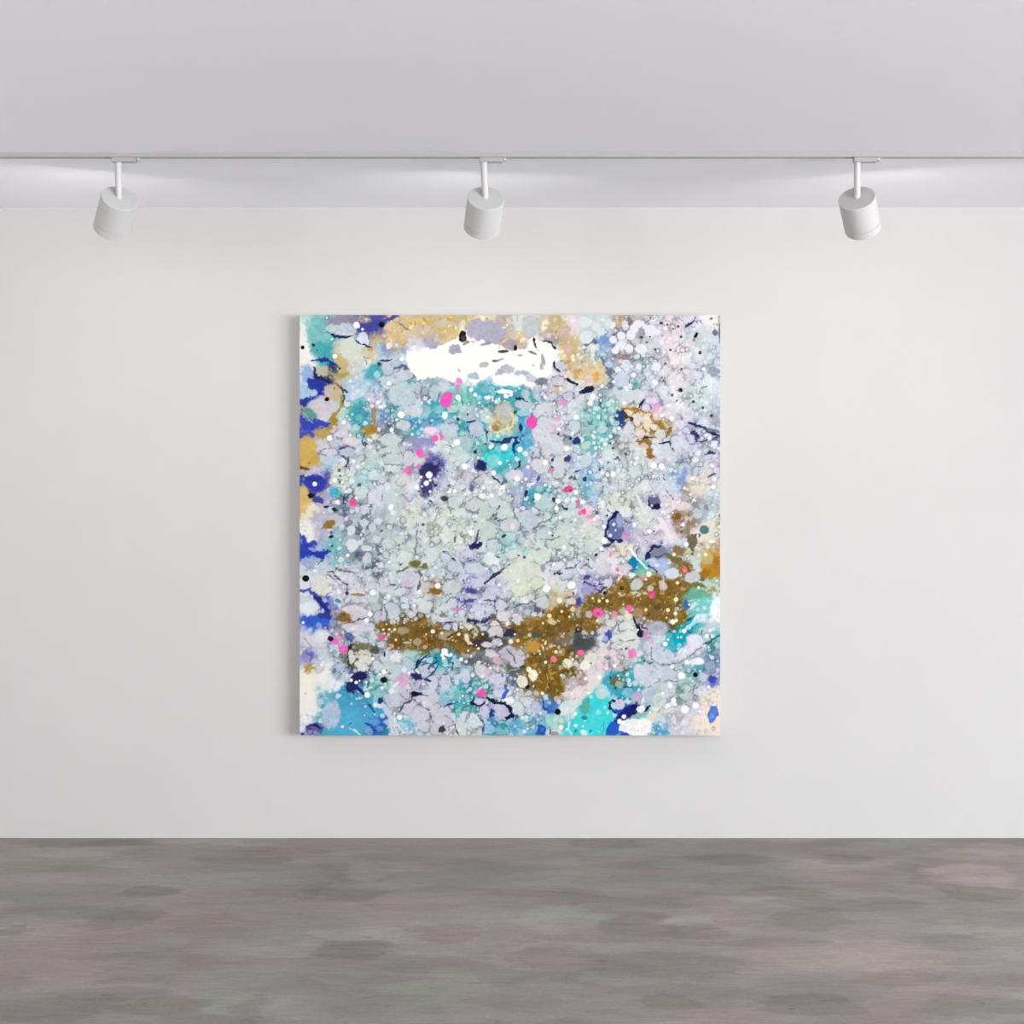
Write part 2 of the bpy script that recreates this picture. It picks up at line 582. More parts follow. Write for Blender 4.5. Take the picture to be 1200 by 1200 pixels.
BASE = """mMcvvYYy yyWLxpyr PPcclrlw
wtPsyYlL YWlcyWcy pscclrPp
wtyxPsWW WWWWWWWy xgcglrlp
snyptpMp WWpWWplr xxpplrlg
scsplppg MMtttgll pgPplwPp
clmtstpt tmgctplp mMyerlpp
bylMcGtr ptgyallp mMpeolLg
ylgpPPLp PmMtaplp MPcxpllg
yslPmgpv PpgtMllP spPPlPgl
bvPmpPlL PllPmLpP sppPpsce
yLmgpPlp PPPPLtPp sPxPlrcp
YlGGgPxP xPPPppmP rpgxllie
wLMgggPx xxxmpPPP xPLlllrie
bsMGpPPP PlpmmxPP PlelGsxy
pplpGpxp pLppxxlp llrMsixo
lwllppli xLLlxxxl LLooooMm
pbllPppP pLllgPyi iooooOMw
BbclgiOi pxGcoooO OcxcgOMp
llLppioO iOOdooid GlxlptlM
LpgxplMt tGGccOoO xrrMppgg
ewpvmplp pMplGooO rstppPML
wMaaMpll stMlPiOr MMtlPPgq
wpaaapll lMllPpBP TTbMxllq
LtaaBpsl lPstsamT TTbWallq"""
rows = []
for line in BASE.split('\n'):
    t = [s[:8] for s in line.split()]
    rows.append([PAL[ch] for ch in ''.join(t)])
G24 = np.array(rows, dtype=np.float32)                     # 24 x 24 x 3
CELL = """111011222842 012500026464 125634467564 245444377665 147453367553
161866776433 169866777323 248688486532 157888545532 266654446653
137877432554 114986521132"""
K12 = np.array([[int(ch) for ch in r] for r in CELL.split()], dtype=np.float32) / 9.0


def sample(g, x, y):
    n = g.shape[0]
    x = np.clip(x / N * n - 0.5, 0, n - 1.001)
    y = np.clip(y / N * n - 0.5, 0, n - 1.001)
    i, j = x.astype(int), y.astype(int)
    fx, fy = x - i, y - j
    fx, fy = smooth(0.1, 0.9, fx), smooth(0.1, 0.9, fy)
    if g.ndim == 3:
        fx, fy = fx[..., None], fy[..., None]
    return (g[j, i] * (1 - fx) + g[j, i + 1] * fx) * (1 - fy) + (g[j + 1, i] * (1 - fx) + g[j + 1, i + 1] * fx) * fy


img = sample(G24, XX + 12 * n16 + 7 * n8 + 3 * n3, YY + 12 * m16 + 7 * m8 + 3 * m3).astype(np.float32)
kden = sample(K12, XX + 10 * n16, YY + 10 * m16)
img *= (1 + (0.05 * n5 + 0.035 * n3) * smooth(250, 190, img.mean(-1)))[..., None]


def paste(sl, alpha, c):
    img[sl] += (C(c) - img[sl]) * alpha[..., None]


def blob(cx, cy, rx, ry, c, ang=0.0, soft=0.25, wob=0.22, op=1.0, outline=None, ow=0.0, shade=0.03, flower=0.0):
    """one organic patch in canvas pixels; outline = colour of a thin rim"""
    R = max(rx, ry) * (1.6 + soft) + 4
    x0, x1 = max(int(cx - R), 0), min(int(cx + R) + 1, N)
    y0, y1 = max(int(cy - R), 0), min(int(cy + R) + 1, N)
    if x1 <= x0 or y1 <= y0:
        return
    sl = (slice(y0, y1), slice(x0, x1))
    X, Y = XX[sl] - cx, YY[sl] - cy
    ca, sa = math.cos(ang), math.sin(ang)
    u, v = (X * ca + Y * sa) / rx, (-X * sa + Y * ca) / ry
    big = min(rx, ry)
    f1, f2 = (n16, n8) if big > 22 else ((n8, n5) if big > 9 else (n5, n3))
    d = np.sqrt(u * u + v * v) + wob * f1[sl] + 0.6 * wob * f2[sl] + 0.35 * wob * (m3[sl] + n3[sl])
    if flower:
        th = np.arctan2(v, u)
        d = d + flower * np.sin(th * 6 + cx)
    aa = max(soft, 0.9 / max(big, 0.6))
    a = smooth(1 + aa * 0.5, 1 - aa * 0.5, d) * op
    if outline is not None:
        w = ow / max(big, 1.0)
        ao = smooth(1 + w + aa, 1 + w * 0.4, d) * op * smooth(-0.45, 0.55, m8[sl] + 0.5 * n5[sl])
        paste(sl, ao * 0.9, outline)
    if shade:
        img[sl] += ((C(c) * (1 + shade * (f2[sl] + n3[sl]))[..., None]) - img[sl]) * a[..., None]
    else:
        paste(sl, a, c)


def vein(pts, w, c, op=1.0, wob=1.0, soft=0.5):
    """a wandering line of paint through pts (canvas pixels), w wide, thinning at its ends"""
    P = np.array(pts, dtype=np.float32)
    R = w + 10
    x0, x1 = max(int(P[:, 0].min() - R), 0), min(int(P[:, 0].max() + R) + 1, N)
    y0, y1 = max(int(P[:, 1].min() - R), 0), min(int(P[:, 1].max() + R) + 1, N)
    if x1 <= x0 or y1 <= y0:
        return
    sl = (slice(y0, y1), slice(x0, x1))
    k = wob * min(5.0, 1.2 + 0.35 * w)
    X = XX[sl] + k * n8[sl] + 0.6 * k * n5[sl]
    Y = YY[sl] + k * m8[sl] + 0.6 * k * m5[sl]
    best = np.full(X.shape, 1e9, np.float32)
    m = len(P) - 1
    for q in range(m):
        a, b = P[q], P[q + 1]
        ab = b - a
        t = np.clip(((X - a[0]) * ab[0] + (Y - a[1]) * ab[1]) / max(float(ab @ ab), 1e-6), 0, 1)
        dd = np.hypot(X - a[0] - t * ab[0], Y - a[1] - t * ab[1])
        s = (q + t) / m
        half = 0.5 * w * (0.6 + 0.4 * np.sin(np.pi * np.clip(s * 0.9 + 0.05, 0, 1))) * (1 + 0.35 * n8[sl])
        best = np.minimum(best, dd - half)
    best = best + (0.6 + 0.10 * w) * n5[sl] + (0.5 + 0.05 * w) * m3[sl]
    e = max(0.5, soft * w * 0.35)
    paste(sl, smooth(e, -e * 0.6, best) * op, c)


def tile(tx, ty):
    ox, oy = tx * 1200, ty * 1200
    return lambda x: (ox + x) * U, lambda y: (oy + y) * U


# -------- large soft pools under everything: (tile x, tile y, [(x, y, rx, ry, colour, angle, soft)])
POOLS = [
    (0, 0, [(150, 170, 110, 120, 'M', 0, .8), (170, 300, 80, 60, 't', 0, .7), (20, 320, 45, 260, 'w', 0, .6), (380, 60, 140, 60, (146, 142, 160), 0, .5),
            (360, 130, 130, 60, 'p', 0, .3), (440, 290, 130, 110, 'x', 0, .5), (500, 850, 90, 115, 't', 0, .6), (640, 520, 95, 80, 't', 0, .7),
            (1050, 920, 170, 70, 'a', 0, .7), (1130, 790, 90, 60, 't', 0, .6), (900, 575, 120, 28, 'M', 0, .6), (1110, 990, 70, 40, (242, 212, 238), 0, .6),
            (90, 640, 110, 90, 's', 0, .6), (60, 500, 60, 70, (150, 175, 222), 0, .6), (820, 960, 130, 50, 'G', 0, .8), (720, 860, 60, 70, (110, 150, 190), 0, .8),
            (640, 700, 80, 50, (205, 195, 220), 0, .7), (800, 290, 140, 60, (140, 155, 190), 0, .8), (550, 600, 200, 60, (176, 205, 224), .2, .8)]),
    (1, 0, [(540, 1180, 170, 70, 'T', 0, .7), (330, 650, 60, 60, 't', 0, .7), (600, 690, 330, 70, 't', 0, .8), (200, 720, 90, 60, (130, 200, 180), 0, .7),
            (280, 850, 100, 60, (175, 190, 205), 0, .5), (760, 970, 40, 160, (90, 170, 200), 0, .8), (430, 1000, 150, 120, (100, 185, 190), 0, .8),
            (900, 640, 120, 70, (190, 190, 205), 0, .7), (60, 590, 70, 30, (140, 150, 190), 0, .7), (20, 790, 60, 60, 't', 0, .8),
            (300, 1130, 90, 80, 'M', 0, .7), (870, 570, 60, 30, 'G', 0, .8)]),
    (2, 0, [(790, 240, 120, 130, (236, 216, 224), 0, .9), (1130, 60, 60, 60, (240, 233, 228), 0, .5), (150, 900, 150, 120, 'M', 0, .8), (190, 1070, 100, 60, (100, 185, 190), 0, .7),
            (200, 220, 60, 60, (120, 155, 210), 0, .8), (190, 310, 70, 60, 's', 0, .7), (460, 600, 60, 40, 'M', 0, .8), (380, 350, 90, 40, (150, 135, 140), 0, .8),
            (500, 370, 45, 40, (130, 140, 150), 0, .5), (520, 440, 25, 40, (150, 180, 195), 0, .6), (820, 400, 70, 120, (246, 232, 230), 0, .8),
            (460, 180, 170, 100, (176, 172, 184), 0, .8), (1140, 900, 60, 60, (172, 168, 185), 0, .8), (1080, 1090, 120, 50, (150, 152, 172), -.2, .8),
            (1110, 600, 90, 70, (225, 238, 242), 0, .6), (940, 60, 60, 60, (205, 202, 220), 0, .6)]),
    (0, 1, [(80, 40, 100, 65, (206, 168, 84), 0, .3), (40, 390, 60, 150, (216, 186, 116), 0, .35), (115, 490, 60, 80, 'e', 0, .5), (55, 610, 70, 60, 'w', 0, .5),
            (300, 770, 85, 75, 'M', 0, .8), (400, 440, 120, 110, (120, 132, 152), 0, .9), (430, 840, 80, 45, (112, 125, 140), 0, .8), (85, 950, 40, 40, 'g', 0, .8),
            (620, 930, 80, 60, (98, 118, 126), 0, .9), (560, 200, 60, 110, (150, 205, 205), .5, .9), (520, 640, 160, 140, (140, 152, 165), 0, .9),
            (180, 1110, 100, 80, (226, 226, 216), 0, .7), (130, 180, 90, 80, (196, 196, 224), 0, .6), (330, 180, 90, 110, (212, 222, 208), 0, .8), (230, 560, 120, 90, (190, 186, 204), 0, .8)]),
    (1, 1, [(460, 30, 110, 75, 'T', 0, .8), (840, 320, 120, 75, 't', 0, .8), (570, 730, 75, 60, 'M', 0, .8), (330, 1080, 140, 110, (178, 178, 215), 0, .9),
            (780, 170, 90, 100, (166, 170, 210), 0, .8), (250, 160, 200, 70, (205, 202, 214), 0, .8), (640, 320, 70, 70, (165, 185, 205), 0, .7),
            (1140, 70, 60, 90, (180, 195, 220), 0, .8), (1060, 1160, 60, 40, (230, 205, 170), 0, .7)]),
    (2, 1, [(60, 230, 70, 150, (130, 190, 215), 0, .8), (50, 90, 60, 50, (150, 165, 215), 0, .8), (920, 280, 70, 85, (166, 152, 148), .3, .5), (840, 530, 70, 60, (150, 116, 84), 0, .8),
            (870, 620, 70, 70, 'i', 0, .7), (1080, 480, 110, 90, (176, 190, 200), 0, .8), (1100, 660, 90, 100, (236, 234, 214), 0, .7), (700, 1140, 420, 100, (150, 116, 34), 0, .5),
            (885, 40, 60, 50, (120, 125, 160), 0, .8), (1150, 120, 60, 130, (200, 192, 214), 0, .8), (1010, 270, 90, 90, (228, 222, 208), 0, .8), (330, 830, 70, 90, (224, 214, 190), 0, .6),
            (340, 400, 110, 90, (218, 222, 208), 0, .7), (690, 600, 70, 70, (240, 224, 232), 0, .6), (750, 690, 70, 40, (238, 224, 230), 0, .6), (980, 850, 100, 60, (190, 190, 150), 0, .8),
            (580, 300, 90, 110, (198, 198, 206), 0, .8), (600, 690, 120, 60, (208, 200, 214), 0, .8), (960, 930, 130, 70, (205, 218, 222), 0, .7), (90, 1090, 100, 80, (160, 158, 200), 0, .7)]),
    (0, 2, [(150, 210, 150, 65, (55, 96, 208), 0, .4), (95, 110, 105, 55, (234, 237, 242), 0, .5), (70, 520, 60, 55, (110, 102, 186), 0, .7), (450, 900, 190, 130, 'a', 0, .7),
            (400, 1080, 260, 120, (85, 176, 212), 0, .7), (690, 1130, 110, 80, (50, 104, 196), .5, .6), (180, 960, 60, 90, 't', 0, .8), (640, 780, 70, 90, (120, 200, 200), 0, .8),
            (265, 1020, 80, 110, (188, 202, 226), 0, .4), (40, 800, 80, 200, (249, 241, 229), 0, .7), (90, 960, 80, 90, 'w', 0, .6), (60, 1080, 70, 50, 'w', 0, .6), (80, 620, 48, 40, (176, 156, 72), 0, .6),
            (120, 1140, 75, 55, (96, 92, 158), 0, .4), (1130, 560, 95, 60, (60, 150, 175), 0, .7), (900, 1080, 90, 60, (140, 205, 228), 0, .7), (250, 760, 90, 55, (236, 240, 240), 0, .7),
            (190, 340, 65, 55, (238, 236, 238), 0, .6), (740, 270, 75, 60, (140, 106, 40), 0, .5), (830, 400, 70, 60, (132, 88, 18), 0, .6), (1010, 310, 210, 110, (118, 88, 28), 0, .5),
            (1110, 430, 110, 55, (112, 94, 64), 0, .7), (390, 190, 60, 50, (140, 108, 48), 0, .5), (330, 640, 60, 70, (165, 185, 200), 0, .8)]),
    (1, 2, [(900, 330, 270, 150, (140, 100, 28), 0, .5), (750, 300, 140, 95, (150, 106, 34), 0, .6), (1040, 190, 120, 110, (136, 92, 20), 0, .6), (200, 420, 150, 85, (106, 84, 24), 0, .6),
            (100, 370, 90, 60, (112, 92, 32), 0, .6), (880, 620, 170, 130, (130, 96, 18), 0, .5), (970, 770, 115, 110, (122, 98, 20), 0, .3), (800, 430, 75, 60, (190, 142, 60), 0, .8),
            (340, 410, 120, 45, (62, 56, 60), 0, .7), (600, 320, 60, 40, (46, 46, 72), 0, .6), (430, 345, 90, 24, (62, 60, 70), 0, .7), (820, 330, 50, 35, (76, 86, 80), 0, .7),
            (330, 560, 110, 65, (112, 114, 116), 0, .8), (1180, 400, 60, 100, (78, 82, 92), 0, .8), (640, 620, 100, 60, (104, 108, 98), 0, .7), (1050, 380, 100, 60, (126, 108, 90), 0, .8),
            (180, 950, 150, 100, (72, 182, 188), 0, .7), (640, 1120, 60, 80, (30, 146, 192), 0, .5), (720, 1120, 150, 80, (130, 196, 220), 0, .8), (1180, 1130, 70, 110, 'T', 0, .6),
            (890, 890, 45, 70, (110, 162, 212), 0, .6), (1160, 830, 60, 50, (236, 222, 226), 0, .5), (1140, 750, 80, 45, (190, 178, 182), -.6, .6), (40, 560, 140, 60, (50, 152, 178), 0, .7),
            (720, 120, 95, 75, (172, 174, 190), 0, .3), (200, 790, 200, 100, (90, 176, 190), 0, .8), (230, 1150, 150, 60, (214, 222, 216), 0, .7), (480, 1090, 110, 60, (90, 150, 205), 0, .7),
            (980, 1060, 80, 60, (170, 215, 205), 0, .7)]),
    (2, 2, [(650, 120, 190, 110, (150, 116, 40), 0, .6), (280, 60, 220, 70, (136, 98, 30), 0, .6), (60, 200, 100, 110, (122, 94, 42), 0, .6), (860, 180, 75, 90, (132, 128, 52), 0, .7),
            (40, 420, 100, 60, (72, 76, 76), 0, .8), (840, 360, 140, 80, (0, 168, 190), -.75, .6), (920, 260, 110, 60, (40, 176, 192), -.7, .7), (1090, 100, 150, 90, (112, 206, 206), 0, .7),
            (530, 560, 80, 30, (110, 180, 180), 0, .7), (320, 750, 230, 130, (60, 170, 192), -.3, .7), (150, 960, 170, 140, (60, 216, 222), 0, .6), (90, 1090, 150, 110, (72, 216, 222), 0, .6),
            (40, 930, 55, 65, (90, 170, 150), 0, .8), (1130, 550, 80, 90, (122, 152, 190), 0, .6), (1110, 430, 70, 60, (62, 132, 132), 0, .7), (1130, 1080, 210, 110, (248, 229, 213), 0, .5),
            (1150, 830, 80, 90, (248, 231, 216), 0, .5), (850, 1060, 90, 60, (206, 201, 206), 0, .8), (690, 1170, 60, 50, (85, 166, 206), 0, .5), (705, 1080, 30, 60, (190, 210, 220), 0, .8),
            (850, 890, 40, 45, (140, 150, 160), 0, .7), (325, 740, 60, 50, (112, 112, 62), 0, .7), (365, 630, 35, 30, (112, 102, 62), 0, .7), (900, 760, 120, 90, (165, 198, 192), 0, .8),
            (90, 760, 180, 50, (240, 225, 225), -.9, .5), (200, 470, 150, 90, (228, 214, 216), 0, .8), (260, 590, 140, 50, (206, 190, 196), 0, .8), (1000, 430, 140, 70, (214, 212, 226), -.4, .7),
            (1020, 640, 60, 50, (80, 170, 190), 0, .7), (620, 1040, 60, 50, (232, 226, 212), 0, .7)]),
]
for tx, ty, fs in POOLS:
    fx, fy = tile(tx, ty)
    for x, y, rx, ry, c, ang, soft in fs:
        blob(fx(x), fy(y), rx * U, ry * U, c, ang, soft, 0.3, 0.92, shade=0.05 if float(np.mean(C(c))) < 215 else 0.012)

# -------- cells: a cracked lace, then hundreds of pale round cells packed between
base = img.copy()
F1 = np.full((N, N), 1e9, np.float32)
F2 = np.full((N, N), 1e9, np.float32)
wx, wy = XX + 1.6 * n5 + 0.8 * n3, YY + 1.6 * m5 + 0.8 * m3
for cy in np.arange(4, N, 9.0):
    for cx in np.arange(4, N, 9.0):
        jx, jy = cx + rng.uniform(-5, 5), cy + rng.uniform(-5, 5)
        if rng.random() < 0.25:
            continue
        x0, x1, y0, y1 = max(int(jx - 26), 0), min(int(jx + 27), N), max(int(jy - 26), 0), min(int(jy + 27), N)
        sl = (slice(y0, y1), slice(x0, x1))
        d = np.hypot(wx[sl] - jx, wy[sl] - jy)
        f1 = F1[sl]
        F2[sl] = np.minimum(F2[sl], np.maximum(f1, d))
        F1[sl] = np.minimum(f1, d)
crack = smooth(2.2, 0.2, F2 - F1) * smooth(0.12, 0.5, kden) * smooth(-0.5, 0.55, n16 + 0.5 * m8)
dark = np.clip(base * 0.50 + np.array([2, 4, 24], np.float32), 0, 255)
img += (dark - img) * (0.5 * crack)[..., None]
img *= (1 - 0.20 * smooth(0.25, 0.8, kden) * smooth(-0.1, 0.8, m8 + 0.4 * n5))[..., None]

occ = np.zeros((N, N), bool)
for rad, tries in ((13, 160), (9, 420), (6, 1000), (4.2, 2600), (2.8, 5200), (1.9, 5200)):
    for _ in range(tries):
        cx, cy = rng.uniform(2, N - 2), rng.uniform(2, N - 2)
        kd = kden[int(cy), int(cx)]
        if rng.random() > kd * 1.15 - 0.08 or occ[int(cy), int(cx)]:
            continue
        r = rad * rng.uniform(0.8, 1.25)
        x0, x1, y0, y1 = max(int(cx - r), 0), min(int(cx + r) + 1, N), max(int(cy - r), 0), min(int(cy + r) + 1, N)
        if occ[y0:y1, x0:x1].mean() > 0.18:
            continue
        occ[y0:y1, x0:x1] |= np.hypot(XX[y0:y1, x0:x1] - cx, YY[y0:y1, x0:x1] - cy) < r + 0.5
        b = base[int(cy), int(cx)]
        f = rng.uniform(0.35, 0.85) if rad > 5 else rng.uniform(0.6, 1.0)
        pale = b * (1 - f) + np.array([228, 235, 236], np.float32) * f
        pale = np.minimum(pale + rng.uniform(-8, 10), 250)
        rim = b * 0.55 + np.array([0, 2, 12], np.float32)
        blob(cx, cy, r * rng.uniform(0.85, 1.1), r * rng.uniform(0.85, 1.1), pale, rng.uniform(0, 3), 0.3, 0.34 if rad > 3 else 0.15, rng.uniform(0.55, 0.95) if rad > 5 else rng.uniform(0.75, 1.0),
             outline=rim if rng.random() < 0.15 + 0.35 * kd else None, ow=1.2, shade=0.03)
for _ in range(330):                                              # jagged ink cracks that run between the cells
    cx, cy = rng.uniform(4, N - 4), rng.uniform(4, N - 4)
    if rng.random() > kden[int(cy), int(cx)]:
        continue
    th, pts = rng.uniform(0, 6.28), [(cx, cy)]
    for _k in range(rng.integers(2, 7)):
        th += rng.normal(0, 0.8)
        cx, cy = cx + 4.5 * math.cos(th), cy + 4.5 * math.sin(th)
        pts.append((cx, cy))
    b = base[int(np.clip(cy, 0, N - 1)), int(np.clip(cx, 0, N - 1))]
    ink = b * 0.28 + np.array([8, 8, 38], np.float32) if rng.random() < 0.6 else b * 0.55
    vein(pts, rng.uniform(0.8, 3.4) ** 1.0, ink, rng.uniform(0.5, 0.95), 1.4)
for _ in range(2300):                                             # fine white spatter
    cx, cy = rng.uniform(1, N - 1), rng.uniform(1, N - 1)
    if rng.random() > 0.12 + 0.75 * kden[int(cy), int(cx)]:
        continue
    r = 0.6 + 1.0 * rng.random() ** 3
    blob(cx, cy, r, r, np.minimum(img[int(cy), int(cx)] * 0.35 + 165, 250), 0, 0.5, 0.1, 0.8, shade=0)
for _ in range(420):                                              # dark pin-holes between cells
    cx, cy = rng.uniform(1, N - 1), rng.uniform(1, N - 1)
    if rng.random() > kden[int(cy), int(cx)]:
        continue
    r = 0.7 + 1.6 * rng.random() ** 2
    blob(cx, cy, r, r * rng.uniform(0.6, 1.3), (38, 42, 78), rng.uniform(0, 3), 0.6, 0.5, 0.7, shade=0)

# -------- the bare white strip at the top
ST = [(915, 310), (1000, 300), (1150, 290), (1240, 250), (1330, 200), (1400, 170), (1500, 230), (1560, 215), (1600, 262), (1700, 250), (1760, 312), (1850, 262), (1960, 250),
      (2030, 210), (2110, 230), (2190, 290), (2200, 340), (2150, 430), (2140, 525), (2040, 540), (1960, 490), (1880, 470), (1830, 492), (1790, 430), (1700, 450), (1640, 500),
      (1610, 545), (1540, 540), (1500, 500), (1440, 500), (1420, 540), (1300, 572), (1190, 540), (1080, 540), (1000, 560), (930, 470)]
sub = (slice(0, int(700 * U)), slice(int(800 * U), int(2350 * U)))
SX, SY = XX[sub] + 3.5 * n8[sub] + 2 * n3[sub], YY[sub] + 3.5 * m8[sub] + 2 * m3[sub]
inside = np.zeros(SX.shape, bool)
for q in range(len(ST)):
    (ax_, ay_), (bx_, by_) = ST[q], ST[(q + 1) % len(ST)]
    ax_, ay_, bx_, by_ = ax_ * U, ay_ * U, bx_ * U, by_ * U
    if ay_ == by_:
        continue
    inside ^= ((SY > min(ay_, by_)) & (SY <= max(ay_, by_)) & (SX < ax_ + (SY - ay_) * (bx_ - ax_) / (by_ - ay_)))


def gold(cx, cy, rx, ry, strength=1.0):
    """gold leaf: a warm pool with bright broken filaments and brown flecks"""
    blob(cx, cy, rx, ry, (206, 184, 140), 0, 0.8, 0.6, 0.45 * strength)
    R = max(rx, ry) * 1.5
    x0, x1, y0, y1 = max(int(cx - R), 0), min(int(cx + R) + 1, N), max(int(cy - R), 0), min(int(cy + R) + 1, N)
    sl = (slice(y0, y1), slice(x0, x1))
    d = np.hypot((XX[sl] - cx) / rx, (YY[sl] - cy) / ry) + 0.45 * n8[sl]
    m = smooth(1.25, 0.55, d)
    paste(sl, m * smooth(0.05, 0.5, m8[sl] + 0.3 * n5[sl]) * 0.85 * strength, (198, 194, 200))
    fil = smooth(0.14, 0.02, np.abs(n5[sl] + 0.3 * m3[sl])) + smooth(0.10, 0.01, np.abs(m8[sl] + 0.25 * n3[sl] + 0.1))
    paste(sl, m * np.clip(fil, 0, 1) * 0.85 * strength, (236, 198, 100))
    paste(sl, m * smooth(0.3, 0.6, m5[sl]) * 0.6 * strength, (184, 134, 50))
    paste(sl, m * smooth(0.5, 0.7, n5[sl] + .4 * m3[sl]) * 0.85 * strength, (255, 246, 215))


def ochre(cx, cy, rx, ry):
    """brown gold ink: granular, darker and lighter grains"""
    R = max(rx, ry) * 1.5
    x0, x1, y0, y1 = max(int(cx - R), 0), min(int(cx + R) + 1, N), max(int(cy - R), 0), min(int(cy + R) + 1, N)
    sl = (slice(y0, y1), slice(x0, x1))
    d = np.hypot((XX[sl] - cx) / rx, (YY[sl] - cy) / ry) + 0.5 * n8[sl] + 0.3 * n5[sl]
    m = smooth(1.2, 0.7, d)
    paste(sl, m * 0.78, (128, 95, 34))
    paste(sl, m * smooth(-0.1, 0.5, n16[sl] + 0.3 * m8[sl]) * 0.6, (104, 84, 38))
    paste(sl, m * smooth(0.0, 0.5, n8[sl] + 0.4 * m5[sl]) * 0.7, (92, 74, 30))
    paste(sl, m * smooth(0.2, 0.6, m8[sl] + 0.5 * n3[sl]) * 0.4, (160, 116, 46))
    paste(sl, m * smooth(0.55, 0.8, m5[sl] + 0.5 * n3[sl]) * 0.7, (206, 170, 96))
    paste(sl, m * smooth(0.5, 0.75, n5[sl] - 0.4 * m3[sl]) * 0.6, (74, 66, 50))


